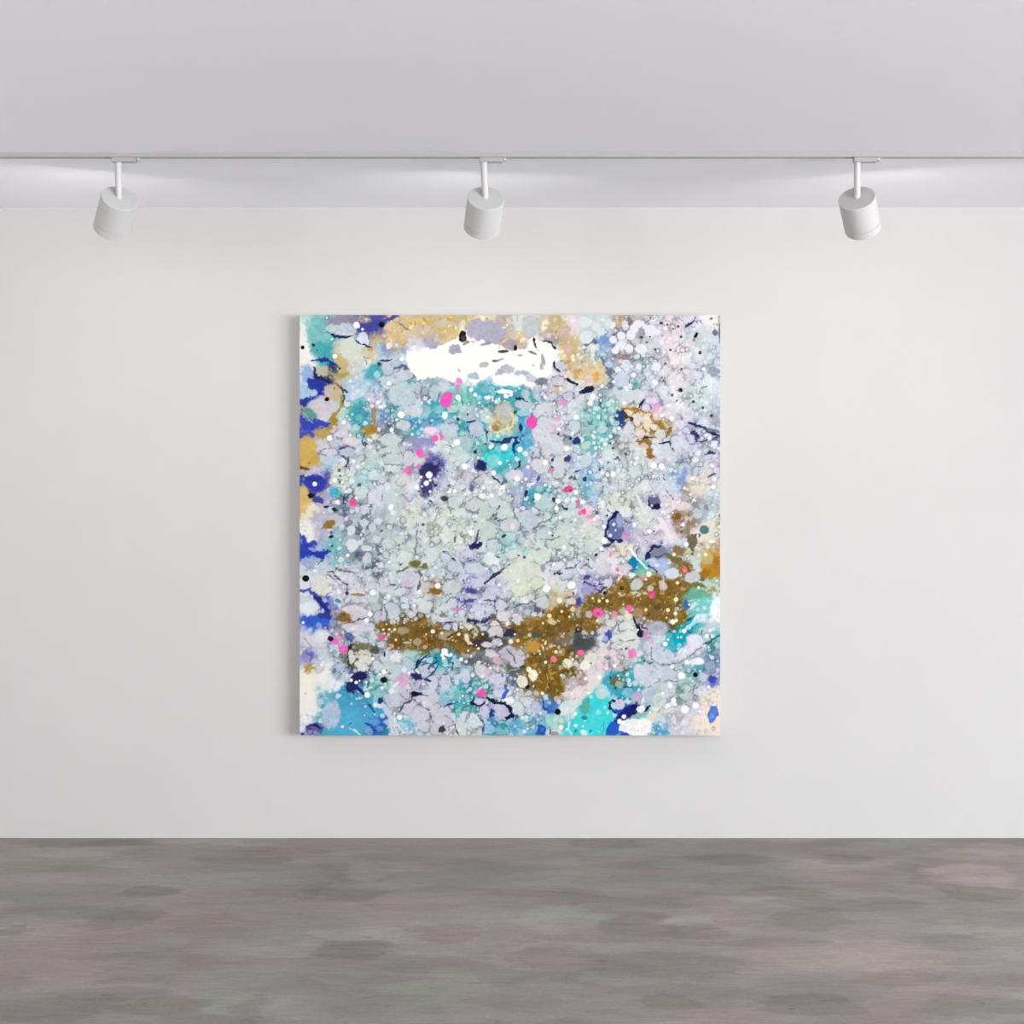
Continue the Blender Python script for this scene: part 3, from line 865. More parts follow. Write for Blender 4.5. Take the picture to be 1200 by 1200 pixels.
# -------- features in painting order
# ('b' blob) x y rx ry colour [angle soft] ; ('c' cell with rim) x y rx ry colour [rim] ; ('v' vein) width colour points ;
# ('g' gold leaf) x y rx ry ; ('d' dots) colour [(x, y, r)...] ; ('s') the bare strip
RIM = (92, 100, 128)
FEAT = [
    (0, 0, [
        ('g', 830, 195, 90, 115), ('g', 1000, 75, 110, 85), ('g', 1130, 150, 90, 75), ('g', 640, 195, 32, 75), ('g', 600, 330, 70, 55), ('g', 560, 30, 50, 35), ('g', 1180, 70, 60, 60),
        ('v', 55, (66, 70, 148), [(520, 125), (640, 90), (760, 50), (830, 10)]), ('v', 14, 'n', [(230, 150), (300, 182), (440, 182), (485, 150)]),
        ('b', 190, 480, 75, 60, (192, 186, 164), 0, .4), ('v', 30, (205, 182, 110), [(350, 340), (330, 420), (375, 505)]), ('v', 26, (160, 160, 90), [(260, 490), (340, 520), (420, 500)]),
        ('v', 30, (36, 44, 130), [(110, 390), (160, 380), (240, 395), (330, 452)]), ('v', 26, 'n', [(120, 450), (150, 530), (250, 580), (350, 612), (400, 662)]),
        ('v', 62, (34, 50, 150), [(90, 580), (190, 605), (180, 680), (100, 720), (10, 765)]), ('v', 90, (50, 66, 176), [(10, 890), (90, 930), (230, 960)]),
        ('v', 45, (60, 75, 180), [(5, 1010), (60, 1000), (110, 1020)]), ('b', 190, 785, 125, 85, (206, 202, 210), 0, .3), ('b', 300, 660, 80, 72, (205, 182, 140), 0, .3),
        ('b', 240, 650, 40, 50, (190, 185, 190), 0, .6), ('v', 40, (165, 142, 74), [(375, 690), (345, 790), (290, 860), (300, 940), (220, 1010)]), ('v', 12, (60, 62, 90), [(300, 590), (370, 640), (385, 720), (360, 760)]),
        ('b', 90, 840, 55, 40, (95, 155, 140), .4, .7), ('v', 9, (150, 200, 215), [(30, 840), (80, 890), (120, 925)]), ('b', 600, 990, 60, 42, (166, 128, 50), 0, .7), ('b', 632, 840, 22, 72, (160, 138, 108), 0, .5),
        ('b', 210, 1020, 80, 45, (188, 160, 96), 0, .6), ('b', 60, 1130, 80, 100, (210, 174, 92), 0, .3),
        ('c', 755, 450, 65, 56, (196, 210, 220)), ('c', 820, 400, 45, 45, (186, 200, 215)), ('c', 890, 512, 80, 50, (205, 208, 220)), ('c', 870, 685, 135, 105, (192, 210, 216)), ('c', 980, 820, 72, 48, (208, 218, 226)),
        ('c', 895, 942, 66, 52, (205, 218, 220)), ('c', 1150, 660, 48, 62, (185, 205, 208)), ('c', 1000, 620, 45, 48, (190, 206, 212)), ('b', 500, 670, 55, 36, (204, 224, 234), 0, .3), ('c', 770, 1072, 92, 58, (205, 216, 216)),
        ('c', 770, 1165, 95, 42, (208, 218, 218)), ('c', 1070, 650, 30, 36, (170, 186, 192)), ('c', 350, 1020, 70, 36, (218, 214, 228)), ('c', 310, 1090, 60, 40, (206, 204, 222)), ('c', 400, 1170, 65, 40, (196, 202, 222)),
        ('c', 250, 1170, 70, 30, (215, 214, 226)), ('v', 12, (60, 66, 86), [(330, 1150), (400, 1125), (470, 1130)]), ('b', 440, 1080, 80, 40, (226, 214, 218), 0, .5), ('b', 680, 300, 20, 75, (170, 200, 225), -.15, .4),
        ('v', 10, (34, 38, 60), [(700, 385), (760, 385), (780, 375)]), ('v', 26, (90, 100, 130), [(820, 470), (870, 430), (920, 460)]), ('b', 660, 510, 30, 28, (170, 215, 228), 0, .5), ('b', 640, 1040, 35, 25, (222, 222, 200), 0, .4),
        ('b', 1130, 560, 90, 30, (150, 180, 186), 0, .5), ('b', 290, 900, 40, 30, (160, 136, 60), 0, .6),
        ('c', 535, 200, 56, 66, (225, 230, 242), (40, 44, 80)), ('v', 14, (24, 24, 50), [(465, 185), (500, 240), (560, 268), (615, 288)]), ('d', (240, 100, 185), [(1160, 1055, 28), (1025, 1175, 34)]), ('d', 'k', [(700, 82, 25), (25, 278, 17), (232, 720, 19)]),
        ('d', (30, 60, 60), [(118, 255, 14), (680, 418, 15), (294, 626, 6), (150, 300, 6)]), ('d', 'W', [(487, 85, 28), (300, 352, 20), (875, 375, 18), (765, 585, 20), (868, 852, 30), (830, 895, 12), (785, 983, 18), (690, 785, 16), (672, 748, 17), (537, 122, 12), (375, 915, 16), (590, 1065, 12), (962, 1020, 12), (255, 1052, 24), (432, 1028, 12), (590, 720, 10)]),
        ('d', (245, 226, 222), [(764, 262, 25), (618, 778, 16)]), ('v', 60, (150, 150, 195), [(940, 1080), (1050, 1090), (1150, 1110)]), ('b', 1110, 985, 50, 30, (246, 220, 240), 0, .5),
    ]),
    (1, 0, [
        ('g', 90, 100, 95, 100), ('g', 390, 35, 170, 42), ('g', 560, 150, 50, 80), ('g', 720, 150, 60, 60), ('g', 880, 80, 50, 60), ('g', 1010, 110, 85, 65), ('g', 1070, 290, 62, 82), ('g', 1135, 395, 42, 62), ('g', 1180, 500, 50, 60),
        ('c', 770, 90, 72, 90, (190, 198, 206), (190, 175, 120)), ('b', 400, 145, 185, 95, (173, 171, 190), .22, .12), ('b', 1060, 140, 45, 60, (205, 180, 170), .4, .5), ('b', 1085, 295, 32, 50, (214, 180, 175), 0, .5),
        ('s',),
        ('b', 125, 292, 60, 38, (164, 164, 182), 0, .12), ('b', 195, 185, 34, 52, 'k', -.1, .15), ('b', 198, 195, 18, 26, (70, 60, 60), 0, .3), ('v', 22, (150, 140, 120), [(200, 240), (245, 215), (280, 230)]), ('b', 588, 245, 72, 55, (166, 156, 170), .6, .15),
        ('v', 16, (226, 196, 110), [(505, 290), (520, 240), (580, 195), (640, 170), (680, 130)]), ('b', 540, 310, 52, 14, (60, 54, 60), -.1, .3), ('b', 645, 282, 15, 24, 'k', 0, .3), ('b', 705, 265, 45, 28, (190, 178, 165), -.3, .3), ('b', 375, 425, 45, 22, (182, 182, 182), -.2, .2),
        ('b', 475, 392, 28, 11, (90, 86, 100), 0, .3), ('b', 525, 378, 25, 10, (170, 170, 175), -.2, .3), ('b', 395, 245, 50, 12, (150, 150, 170), -.2, .3), ('b', 575, 462, 62, 42, (186, 184, 198), 0, .2), ('b', 505, 500, 35, 45, (180, 178, 192), .5, .3),
        ('b', 285, 522, 48, 32, (164, 188, 194), 0, .2), ('b', 700, 498, 62, 26, (165, 188, 198), 0, .3), ('b', 770, 540, 45, 36, (196, 194, 208), 0, .3), ('b', 880, 380, 16, 48, (170, 166, 172), -.2, .3), ('b', 790, 322, 36, 10, (110, 105, 110), .4, .3),
        ('b', 680, 345, 22, 8, (160, 160, 165), 0, .3), ('b', 160, 470, 10, 22, (180, 180, 185), -.6, .4), ('b', 870, 440, 20, 24, (170, 172, 180), -.4, .4), ('b', 800, 430, 12, 10, (200, 195, 195), 0, .5),
        ('b', 555, 552, 98, 46, 'W', .1, .1), ('b', 705, 535, 32, 24, 'W', .5, .15), ('b', 770, 595, 44, 22, 'W', 0, .15), ('b', 555, 655, 74, 18, 'W', 0, .2), ('b', 405, 706, 27, 17, 'W', 0, .2), ('b', 565, 692, 22, 17, 'W', 0, .2), ('b', 285, 562, 42, 16, 'W', .1, .2),
        ('b', 385, 640, 40, 28, (120, 185, 205), 0, .4), ('b', 245, 660, 20, 60, (110, 180, 170), 0, .6), ('v', 12, (50, 110, 110), [(195, 690), (190, 740), (200, 780)]),
        ('c', 560, 850, 76, 88, (188, 194, 192), (170, 160, 110)), ('g', 500, 935, 85, 68), ('v', 11, (248, 226, 130), [(440, 880), (470, 1005), (560, 985), (625, 960), (632, 880), (600, 835)]), ('b', 475, 960, 40, 25, (160, 130, 90), 0, .5), ('g', 1012, 630, 48, 40),
        ('v', 32, (22, 50, 110), [(450, 1080), (540, 1092), (620, 1050), (662, 1068), (640, 1150), (655, 1185)]), ('b', 690, 965, 18, 34, (22, 40, 90), 0, .4), ('v', 15, 'n', [(232, 955), (248, 1000), (315, 1045)]), ('v', 16, 'n', [(240, 912), (300, 905), (355, 950)]),
        ('v', 14, (24, 60, 100), [(375, 960), (400, 1020), (410, 1080)]), ('c', 308, 968, 60, 68, (196, 204, 226), (40, 50, 100)), ('c', 80, 985, 82, 66, (196, 210, 224)), ('c', 715, 770, 62, 58, (188, 204, 214)), ('c', 735, 672, 42, 38, (170, 204, 214)), ('c', 710, 835, 52, 30, (160, 205, 215)),
        ('c', 880, 830, 85, 78, (212, 216, 222)), ('c', 900, 985, 105, 120, (212, 213, 222)), ('c', 965, 1110, 120, 85, (214, 215, 222)), ('c', 230, 1100, 60, 60, (172, 204, 206)), ('c', 1100, 700, 45, 40, (205, 205, 222)), ('c', 1010, 560, 70, 40, (205, 204, 216), (60, 60, 80)), ('c', 1030, 440, 50, 50, (200, 205, 216)),
        ('c', 1090, 1080, 34, 40, (165, 172, 178), (70, 80, 90)), ('c', 110, 800, 50, 40, (186, 208, 206)), ('c', 960, 700, 40, 40, (206, 208, 222)), ('c', 1150, 960, 50, 60, (200, 218, 222)),
        ('v', 15, (20, 20, 40), [(975, 390), (968, 440), (1020, 485)]), ('v', 13, (30, 26, 30), [(800, 200), (822, 260), (842, 300)]), ('v', 18, 'k', [(895, 225), (950, 242), (988, 282)]), ('v', 16, (20, 20, 40), [(1080, 540), (1120, 572), (1178, 592)]), ('v', 12, (30, 40, 70), [(655, 715), (700, 705), (730, 735)]),
        ('d', (242, 82, 182), [(785, 915, 46)]), ('b', 55, 725, 50, 68, (244, 84, 184), .1, .15), ('b', 785, 918, 42, 52, (238, 80, 178), 0, .15), ('b', 160, 562, 28, 24, (226, 130, 190), 0, .6), ('b', 145, 620, 25, 40, (196, 150, 186), 0, .7), ('b', 1052, 748, 40, 26, (222, 160, 205), .3, .6), ('b', 1000, 890, 28, 32, (226, 180, 205), 0, .7), ('b', 990, 980, 18, 36, (220, 186, 206), 0, .8), ('b', 10, 1040, 18, 34, (228, 130, 190), 0, .5),
        ('b', 1170, 1075, 30, 34, (20, 55, 110), 0, .4), ('d', (30, 60, 90), [(152, 890, 14), (1115, 1055, 14), (1010, 1018, 10), (300, 1170, 16), (235, 850, 10), (640, 830, 12)]),
        ('d', 'W', [(145, 1088, 27), (550, 1130, 28), (683, 1148, 23), (265, 640, 16), (300, 680, 16), (408, 873, 13), (1015, 975, 15), (1132, 1010, 14), (1085, 1140, 22), (900, 703, 15), (240, 590, 10), (335, 750, 10), (478, 742, 12), (450, 730, 9), (1165, 875, 24), (505, 712, 8)]), ('b', 42, 858, 26, 35, (240, 252, 250), 0, .15),
    ]),
    (2, 0, [
        ('g', 330, 45, 40, 52), ('g', 30, 430, 60, 95), ('b', 140, 490, 95, 110, (218, 200, 158), 0, .5), ('g', 140, 420, 60, 30), ('b', 130, 530, 26, 42, (228, 168, 74), 0, .6), ('b', 60, 560, 60, 40, (222, 196, 190), 0, .6),
        ('v', 34, (104, 114, 138), [(185, 370), (240, 450), (250, 520), (325, 612)]), ('b', 285, 600, 52, 44, (108, 118, 140), 0, .6), ('b', 60, 640, 58, 28, (22, 22, 48), -.4, .35), ('v', 30, (100, 108, 130), [(40, 245), (90, 225), (130, 235)]),
        ('d', (232, 234, 242), [(350, 178, 37), (430, 172, 40), (415, 285, 36), (600, 135, 52), (490, 80, 36), (270, 85, 30), (655, 145, 27), (650, 442, 39), (530, 70, 18), (550, 100, 22), (460, 115, 36), (320, 470, 28), (300, 305, 30), (280, 210, 32), (500, 440, 26), (740, 230, 14), (695, 235, 22)]),
        ('b', 345, 262, 42, 46, (230, 234, 244), .5, .12), ('b', 520, 290, 52, 46, (236, 238, 246), 0, .12), ('b', 382, 85, 30, 42, (228, 226, 232), 0, .15), ('d', (218, 228, 228), [(135, 100, 36), (180, 146, 30), (50, 190, 55), (30, 60, 50), (240, 70, 30)]), ('b', 388, 412, 36, 32, (226, 230, 242), 0, .2), ('b', 392, 458, 30, 30, (222, 228, 242), 0, .2),
        ('c', 355, 555, 66, 62, (204, 216, 234), (110, 125, 150)), ('c', 722, 638, 42, 46, (226, 228, 236)), ('c', 400, 690, 92, 62, (210, 220, 224)), ('c', 495, 690, 56, 62, (216, 220, 224)), ('c', 245, 415, 35, 35, (190, 205, 228)), ('c', 296, 640, 30, 28, (200, 208, 222)),
        ('b', 925, 28, 45, 46, (216, 216, 234), 0, .2), ('v', 15, (52, 50, 84), [(985, 15), (965, 70), (900, 96)]), ('v', 30, (166, 122, 46), [(360, 800), (480, 805), (560, 832), (640, 900), (770, 985)]), ('v', 24, (160, 114, 44), [(480, 810), (500, 900), (560, 985), (540, 1050)]),
        ('v', 20, (150, 106, 44), [(775, 970), (735, 1035), (600, 1050), (480, 1030)]), ('b', 555, 1090, 60, 40, (140, 100, 60), 0, .7), ('b', 590, 1170, 34, 40, (150, 104, 40), 0, .5), ('v', 18, (50, 40, 30), [(480, 1035), (560, 1045), (610, 1055)]),
        ('c', 410, 832, 42, 25, (232, 222, 200), (150, 112, 50)), ('c', 482, 892, 36, 62, (232, 226, 220), (140, 104, 56)), ('c', 570, 905, 42, 72, (236, 222, 202), (150, 112, 50)), ('c', 680, 1022, 52, 50, (220, 220, 216)), ('c', 632, 960, 28, 32, (236, 228, 216), (150, 112, 50)), ('c', 422, 972, 46, 50, (222, 220, 228), (60, 55, 60)), ('c', 512, 1012, 46, 34, (232, 222, 216), (120, 90, 50)), ('c', 640, 1078, 36, 32, (232, 222, 206)),
        ('b', 545, 1120, 34, 28, (222, 196, 180), 0, .4), ('v', 30, (24, 22, 56), [(545, 725), (510, 785)]), ('b', 338, 885, 46, 76, (36, 58, 112), 0, .5), ('b', 308, 925, 25, 22, (170, 205, 225), 0, .2), ('b', 310, 860, 14, 14, (190, 215, 230), 0, .2), ('v', 26, (60, 50, 60), [(375, 845), (420, 885), (450, 920)]),
        ('b', 635, 785, 42, 55, (222, 176, 208), 0, .5), ('c', 602, 728, 55, 32, (228, 216, 238)), ('c', 556, 792, 38, 34, (220, 208, 236), (70, 60, 110)), ('v', 24, (150, 150, 178), [(650, 660), (680, 720), (690, 770)]),
        ('v', 24, (28, 28, 86), [(925, 915), (980, 950), (1050, 972), (1120, 1002), (1195, 1035)]), ('b', 960, 1040, 46, 56, (40, 38, 96), 0, .6), ('v', 16, (60, 60, 90), [(1000, 1085), (1100, 1060), (1195, 1045)]), ('v', 15, (24, 24, 60), [(680, 1095), (760, 1085), (798, 1155)]), ('v', 20, (44, 44, 100), [(1070, 1192), (1110, 1165), (1155, 1178)]),
        ('c', 860, 935, 40, 50, (222, 220, 236)), ('c', 930, 1070, 60, 50, (212, 210, 238)), ('c', 950, 1130, 30, 24, (200, 200, 225), (50, 48, 100)), ('c', 845, 1090, 70, 70, (218, 218, 232)), ('c', 905, 985, 34, 30, (206, 204, 232)),
        ('b', 1192, 150, 12, 85, (112, 108, 124), 0, .4), ('b', 1150, 150, 20, 28, (110, 116, 130), 0, .5), ('b', 1140, 485, 52, 44, (156, 160, 178), 0, .4), ('c', 1000, 520, 40, 45, (218, 222, 236)), ('b', 1185, 20, 14, 40, (190, 180, 180), 0, .4),
        ('d', (60, 62, 76), [(690, 68, 14), (742, 82, 10), (792, 118, 8), (835, 98, 12), (860, 186, 11), (1022, 322, 15), (640, 293, 9), (770, 298, 10), (725, 415, 10), (864, 462, 10), (965, 740, 12), (1045, 792, 12), (1120, 860, 14), (595, 186, 8), (520, 190, 13), (710, 560, 8)]), ('b', 988, 172, 13, 26, 'k', .7, .2), ('d', 'k', [(855, 642, 19)]), ('d', (110, 100, 90), [(848, 648, 6)]),
        ('d', 'W', [(1072, 1028, 13), (1103, 1055, 17), (210, 1105, 17), (255, 1035, 12), (105, 1030, 12), (375, 755, 16), (780, 885, 20), (757, 775, 14), (283, 570, 12), (107, 692, 22), (400, 640, 12), (330, 970, 14), (120, 1000, 10), (640, 580, 16), (700, 860, 14), (930, 1006, 8)]), ('c', 185, 980, 50, 36, (190, 218, 222)), ('b', 1125, 985, 60, 14, (110, 110, 130), .2, .5),
    ]),
    (0, 1, [
        ('b', 135, 235, 98, 66, (48, 60, 165), 0, .3), ('v', 44, (44, 54, 150), [(5, 185), (100, 190), (190, 205)]), ('v', 46, (66, 66, 150), [(110, 305), (130, 360), (190, 402)]), ('v', 60, (50, 66, 170), [(10, 690), (40, 745), (130, 745)]), ('b', 60, 810, 85, 50, (42, 66, 175), 0, .35), ('v', 56, (36, 50, 160), [(100, 820), (170, 855), (230, 830)]),
        ('b', 115, 805, 40, 16, (150, 160, 215), .3, .6), ('v', 30, (70, 76, 170), [(5, 1150), (80, 1148), (150, 1200)]), ('b', 300, 318, 46, 42, (62, 182, 200), 0, .6), ('b', 250, 590, 60, 30, (150, 116, 52), -.3, .5), ('v', 22, (146, 112, 50), [(240, 590), (270, 612), (290, 620)]), ('b', 30, 110, 60, 12, (96, 74, 40), .2, .7),
        ('b', 1110, 130, 90, 62, (46, 40, 92), 0, .45), ('b', 1080, 260, 55, 90, (64, 60, 112), 0, .7), ('v', 28, (40, 36, 86), [(1120, 90), (1165, 100), (1198, 80)]), ('v', 14, (50, 46, 96), [(1130, 220), (1150, 260), (1165, 250)]), ('v', 14, (46, 42, 90), [(1060, 300), (1050, 350)]), ('v', 10, (70, 64, 110), [(1100, 300), (1105, 355)]), ('v', 14, (160, 156, 200), [(900, 350), (940, 390), (970, 365)]),
        ('d', 'W', [(1107, 168, 29), (1082, 238, 23), (1115, 213, 12), (1037, 185, 12), (1115, 310, 12), (1045, 265, 9)]),
        ('c', 635, 168, 46, 46, (218, 228, 232)), ('c', 635, 350, 66, 62, (220, 222, 230)), ('c', 552, 458, 42, 38, (212, 218, 230)), ('c', 445, 478, 21, 20, (222, 228, 234)), ('c', 492, 466, 18, 24, (222, 226, 234)), ('c', 550, 575, 40, 32, (214, 222, 230)), ('c', 670, 566, 38, 30, (222, 228, 232)), ('c', 445, 640, 48, 44, (228, 232, 238)), ('c', 452, 765, 52, 56, (230, 234, 238)), ('b', 515, 745, 30, 24, (224, 228, 236), -.5, .2), ('c', 580, 795, 62, 26, (222, 230, 232)), ('c', 575, 880, 40, 50, (206, 216, 220)),
        ('c', 695, 942, 29, 29, (222, 230, 228)), ('c', 800, 870, 36, 38, (214, 224, 220)), ('c', 740, 850, 30, 30, (212, 222, 222)), ('c', 915, 915, 29, 28, (222, 226, 214)), ('c', 855, 715, 44, 42, (206, 222, 208)), ('c', 950, 575, 42, 40, (214, 224, 210)), ('c', 955, 775, 43, 46, (212, 218, 214), (90, 104, 100)), ('c', 875, 400, 46, 44, (208, 208, 216)), ('c', 710, 215, 32, 30, (210, 216, 222)), ('c', 605, 260, 30, 30, (206, 214, 218)), ('c', 660, 720, 36, 34, (212, 222, 226)), ('c', 770, 615, 30, 26, (212, 220, 222)), ('c', 750, 760, 60, 45, (204, 216, 220)), ('c', 620, 620, 40, 36, (208, 216, 224)), ('c', 780, 1010, 30, 22, (220, 226, 228)), ('c', 880, 220, 60, 40, (222, 218, 214)), ('c', 950, 1060, 70, 75, (212, 210, 220)), ('c', 720, 1090, 50, 40, (216, 212, 224)), ('c', 820, 30, 100, 50, (205, 214, 216)), ('c', 930, 30, 50, 70, (216, 214, 220)),
        ('c', 1075, 890, 36, 32, (212, 222, 224)), ('b', 780, 442, 23, 28, 'W', 0, .2), ('b', 800, 490, 24, 20, (240, 238, 240), 0, .3), ('v', 11, (56, 52, 92), [(240, 1000), (280, 998), (350, 1060), (400, 1105), (410, 1185)]), ('v', 7, (90, 88, 110), [(250, 1030), (300, 1055), (350, 1060)]), ('b', 405, 1178, 14, 14, (60, 50, 100), 0, .4), ('b', 985, 930, 50, 34, (100, 100, 58), 0, .7), ('b', 1070, 950, 30, 24, (110, 108, 62), 0, .7),
        ('v', 13, (98, 104, 96), [(1000, 985), (1030, 1020), (1025, 1120), (1005, 1180)]), ('v', 11, (110, 116, 100), [(830, 992), (910, 972), (960, 950)]), ('v', 9, (120, 128, 130), [(1010, 580), (1000, 700), (985, 850)]), ('b', 1160, 1160, 60, 28, (140, 100, 40), 0, .5), ('b', 500, 1190, 60, 12, (150, 130, 80), 0, .7), ('v', 9, (110, 118, 140), [(350, 940), (350, 990), (560, 1000)]),
        ('b', 455, 403, 36, 33, (242, 88, 152), 0, .2), ('b', 925, 130, 34, 32, (228, 120, 178), 0, .4), ('b', 1012, 95, 16, 20, (224, 120, 180), 0, .5), ('b', 1040, 5, 25, 16, (226, 120, 180), 0, .4), ('b', 1090, 10, 16, 14, (228, 150, 196), 0, .5), ('b', 910, 1090, 34, 20, (226, 190, 216), .3, .6),
        ('b', 95, 345, 27, 22, 'k', 0, .2), ('b', 225, 438, 25, 12, (26, 26, 44), -.1, .25), ('b', 295, 465, 20, 15, (26, 26, 44), .3, .25), ('b', 270, 695, 18, 13, (20, 20, 40), -.4, .25), ('d', 'k', [(52, 1053, 29)]), ('d', (50, 54, 60), [(150, 910, 6), (84, 65, 6)]), ('d', (100, 116, 110), [(338, 128, 16), (345, 175, 12), (255, 155, 11), (330, 208, 8), (270, 660, 14)]),
        ('d', 'W', [(128, 245, 20), (1180, 1115, 25), (1020, 1168, 18), (395, 310, 12), (480, 362, 12), (320, 400, 16), (765, 915, 13), (410, 855, 16), (525, 680, 9), (625, 1172, 26), (300, 212, 20), (1000, 270, 20), (460, 50, 15), (740, 1060, 10)]),
    ]),
    (1, 1, [
        ('c', 700, 1000, 150, 112, (222, 226, 212), (178, 184, 176)), ('c', 685, 1130, 92, 70, (224, 231, 208), (190, 200, 180)), ('c', 830, 1095, 62, 50, (220, 228, 208)), ('c', 880, 400, 92, 72, (190, 216, 214)), ('c', 755, 560, 92, 85, (198, 210, 222)), ('c', 550, 500, 82, 62, (204, 216, 212)), ('c', 1010, 745, 85, 65, (208, 220, 208)), ('c', 1062, 620, 62, 55, (206, 222, 216)), ('c', 300, 430, 85, 60, (206, 216, 210)), ('c', 390, 500, 72, 52, (204, 216, 210)),
        ('c', 400, 640, 105, 90, (206, 218, 210)), ('c', 455, 765, 60, 62, (204, 218, 222)), ('c', 50, 872, 46, 46, (206, 214, 226)), ('c', 140, 950, 62, 50, (206, 212, 228)), ('c', 300, 965, 95, 48, (206, 218, 222)), ('c', 440, 1090, 38, 40, (216, 214, 230)), ('c', 190, 1050, 40, 40, (212, 216, 226)), ('c', 700, 722, 36, 36, (196, 208, 214)), ('c', 1000, 945, 65, 40, (232, 230, 236)), ('c', 240, 840, 50, 36, (208, 212, 230)), ('c', 330, 1090, 60, 36, (205, 206, 230)), ('c', 230, 1130, 40, 40, (200, 200, 228)), ('c', 100, 1130, 80, 60, (210, 216, 214)), ('c', 870, 860, 80, 60, (212, 224, 214)), ('c', 960, 1070, 40, 50, (222, 216, 224)), ('c', 1080, 1010, 60, 50, (214, 218, 230)), ('c', 640, 170, 72, 55, (218, 212, 224)), ('c', 860, 90, 80, 70, (222, 218, 224)), ('c', 1010, 110, 60, 90, (206, 216, 216)), ('c', 130, 400, 60, 50, (212, 218, 214)), ('c', 590, 600, 90, 60, (206, 214, 214)), ('c', 900, 690, 70, 80, (204, 218, 216)), ('c', 450, 1160, 80, 40, (206, 204, 226)),
        ('b', 350, 92, 54, 42, (26, 32, 90), .3, .45), ('v', 14, (26, 26, 44), [(460, 180), (510, 230), (545, 280)]), ('v', 18, (26, 34, 60), [(680, 50), (672, 100), (640, 122)]), ('v', 22, (84, 80, 136), [(850, 185), (830, 232)]), ('b', 735, 325, 14, 30, (40, 40, 110), .3, .4), ('b', 270, 282, 24, 26, (100, 100, 140), .5, .7), ('b', 40, 370, 26, 24, (50, 66, 74), 0, .7), ('v', 12, (70, 76, 110), [(430, 535), (465, 520), (485, 550), (450, 562)]), ('v', 12, (60, 60, 96), [(325, 640), (318, 710), (290, 760)]), ('b', 290, 775, 55, 28, (32, 30, 92), 0, .5), ('b', 345, 760, 22, 20, (40, 40, 90), 0, .5),
        ('v', 17, (46, 48, 86), [(555, 975), (480, 1010), (420, 1060), (385, 1095)]), ('v', 10, (110, 112, 130), [(600, 930), (555, 975)]), ('v', 15, (44, 44, 90), [(200, 925), (245, 905), (285, 890)]), ('v', 14, (50, 50, 90), [(100, 880), (125, 895)]), ('v', 9, (70, 84, 96), [(20, 820), (80, 832)]), ('b', 265, 1155, 56, 26, (72, 70, 140), .2, .7), ('v', 9, (90, 96, 120), [(200, 1060), (210, 1120), (180, 1180)]), ('v', 11, (120, 130, 146), [(940, 550), (850, 580), (820, 640)]), ('v', 24, (140, 152, 152), [(900, 740), (920, 785)]), ('v', 9, (120, 128, 130), [(860, 715), (960, 720), (1010, 690)]), ('v', 18, (46, 42, 80), [(970, 1015), (1045, 1000)]), ('v', 12, (40, 50, 80), [(1040, 440), (1090, 468)]), ('b', 972, 380, 14, 22, (30, 50, 56), -.3, .5), ('b', 1090, 28, 30, 36, (50, 56, 100), .5, .5), ('b', 960, 100, 12, 12, (40, 40, 70), 0, .5), ('v', 18, (50, 56, 100), [(1150, 140), (1195, 120)]), ('b', 960, 38, 12, 14, (40, 40, 60), 0, .5), ('b', 545, 690, 22, 13, (20, 76, 76), -.5, .5), ('v', 12, (46, 50, 80), [(470, 860), (500, 868)]), ('b', 880, 970, 20, 30, (150, 150, 170), 0, .7), ('b', 800, 375, 12, 14, (30, 76, 86), 0, .5), ('v', 10, (90, 96, 130), [(1060, 970), (1140, 960), (1195, 900)]), ('b', 960, 685, 10, 9, (50, 60, 70), 0, .5), ('b', 720, 870, 12, 10, (70, 70, 100), 0, .5), ('v', 10, (110, 130, 110), [(630, 450), (640, 520), (680, 575)]), ('b', 1140, 1180, 12, 20, (60, 60, 120), 0, .5),
        ('d', 'W', [(832, 355, 29), (512, 65, 16), (1008, 390, 23), (997, 453, 17), (267, 662, 24), (440, 345, 17), (125, 307, 17), (80, 312, 15), (370, 278, 16), (537, 272, 20), (1060, 785, 17), (210, 95, 26), (660, 200, 24), (1022, 832, 10), (972, 928, 15), (910, 1140, 32), (1125, 1110, 34), (515, 285, 10), (545, 305, 9), (400, 968, 11), (898, 255, 12), (1160, 318, 20), (1155, 550, 12), (665, 1072, 12), (280, 525, 10), (310, 515, 10), (215, 330, 10), (750, 100, 14), (940, 660, 14), (1025, 535, 12), (460, 150, 20), (900, 60, 22)]), ('b', 365, 350, 33, 26, (246, 246, 250), .3, .2), ('d', (232, 234, 246), [(475, 905, 32)]), ('b', 620, 606, 22, 28, (236, 226, 236), 0, .3), ('b', 780, 248, 28, 13, 'w', -.3, .3), ('b', 430, 228, 22, 12, 'w', 0, .3),
        ('b', 1103, 288, 42, 30, (222, 72, 142), -.2, .35), ('b', 1120, 300, 14, 10, (180, 40, 110), 0, .5), ('b', 958, 125, 20, 20, (214, 140, 160), 0, .6), ('b', 1185, 410, 16, 40, (224, 110, 160), 0, .5), ('b', 1194, 495, 15, 20, (226, 90, 150), 0, .5),
    ]),
    (2, 1, [
        ('b', 295, 625, 82, 118, (96, 106, 156), 0, .35), ('v', 26, (24, 26, 78), [(315, 495), (258, 545), (238, 620), (212, 680), (275, 745), (350, 720)]), ('b', 305, 512, 26, 26, (30, 30, 80), 0, .5), ('b', 330, 570, 30, 50, (160, 172, 206), -.3, .7), ('d', (222, 228, 244), [(285, 590, 15), (255, 685, 15), (300, 640, 9)]), ('b', 225, 770, 40, 16, (50, 66, 96), -.2, .5), ('b', 320, 515, 12, 18, (170, 170, 200), 0, .4),
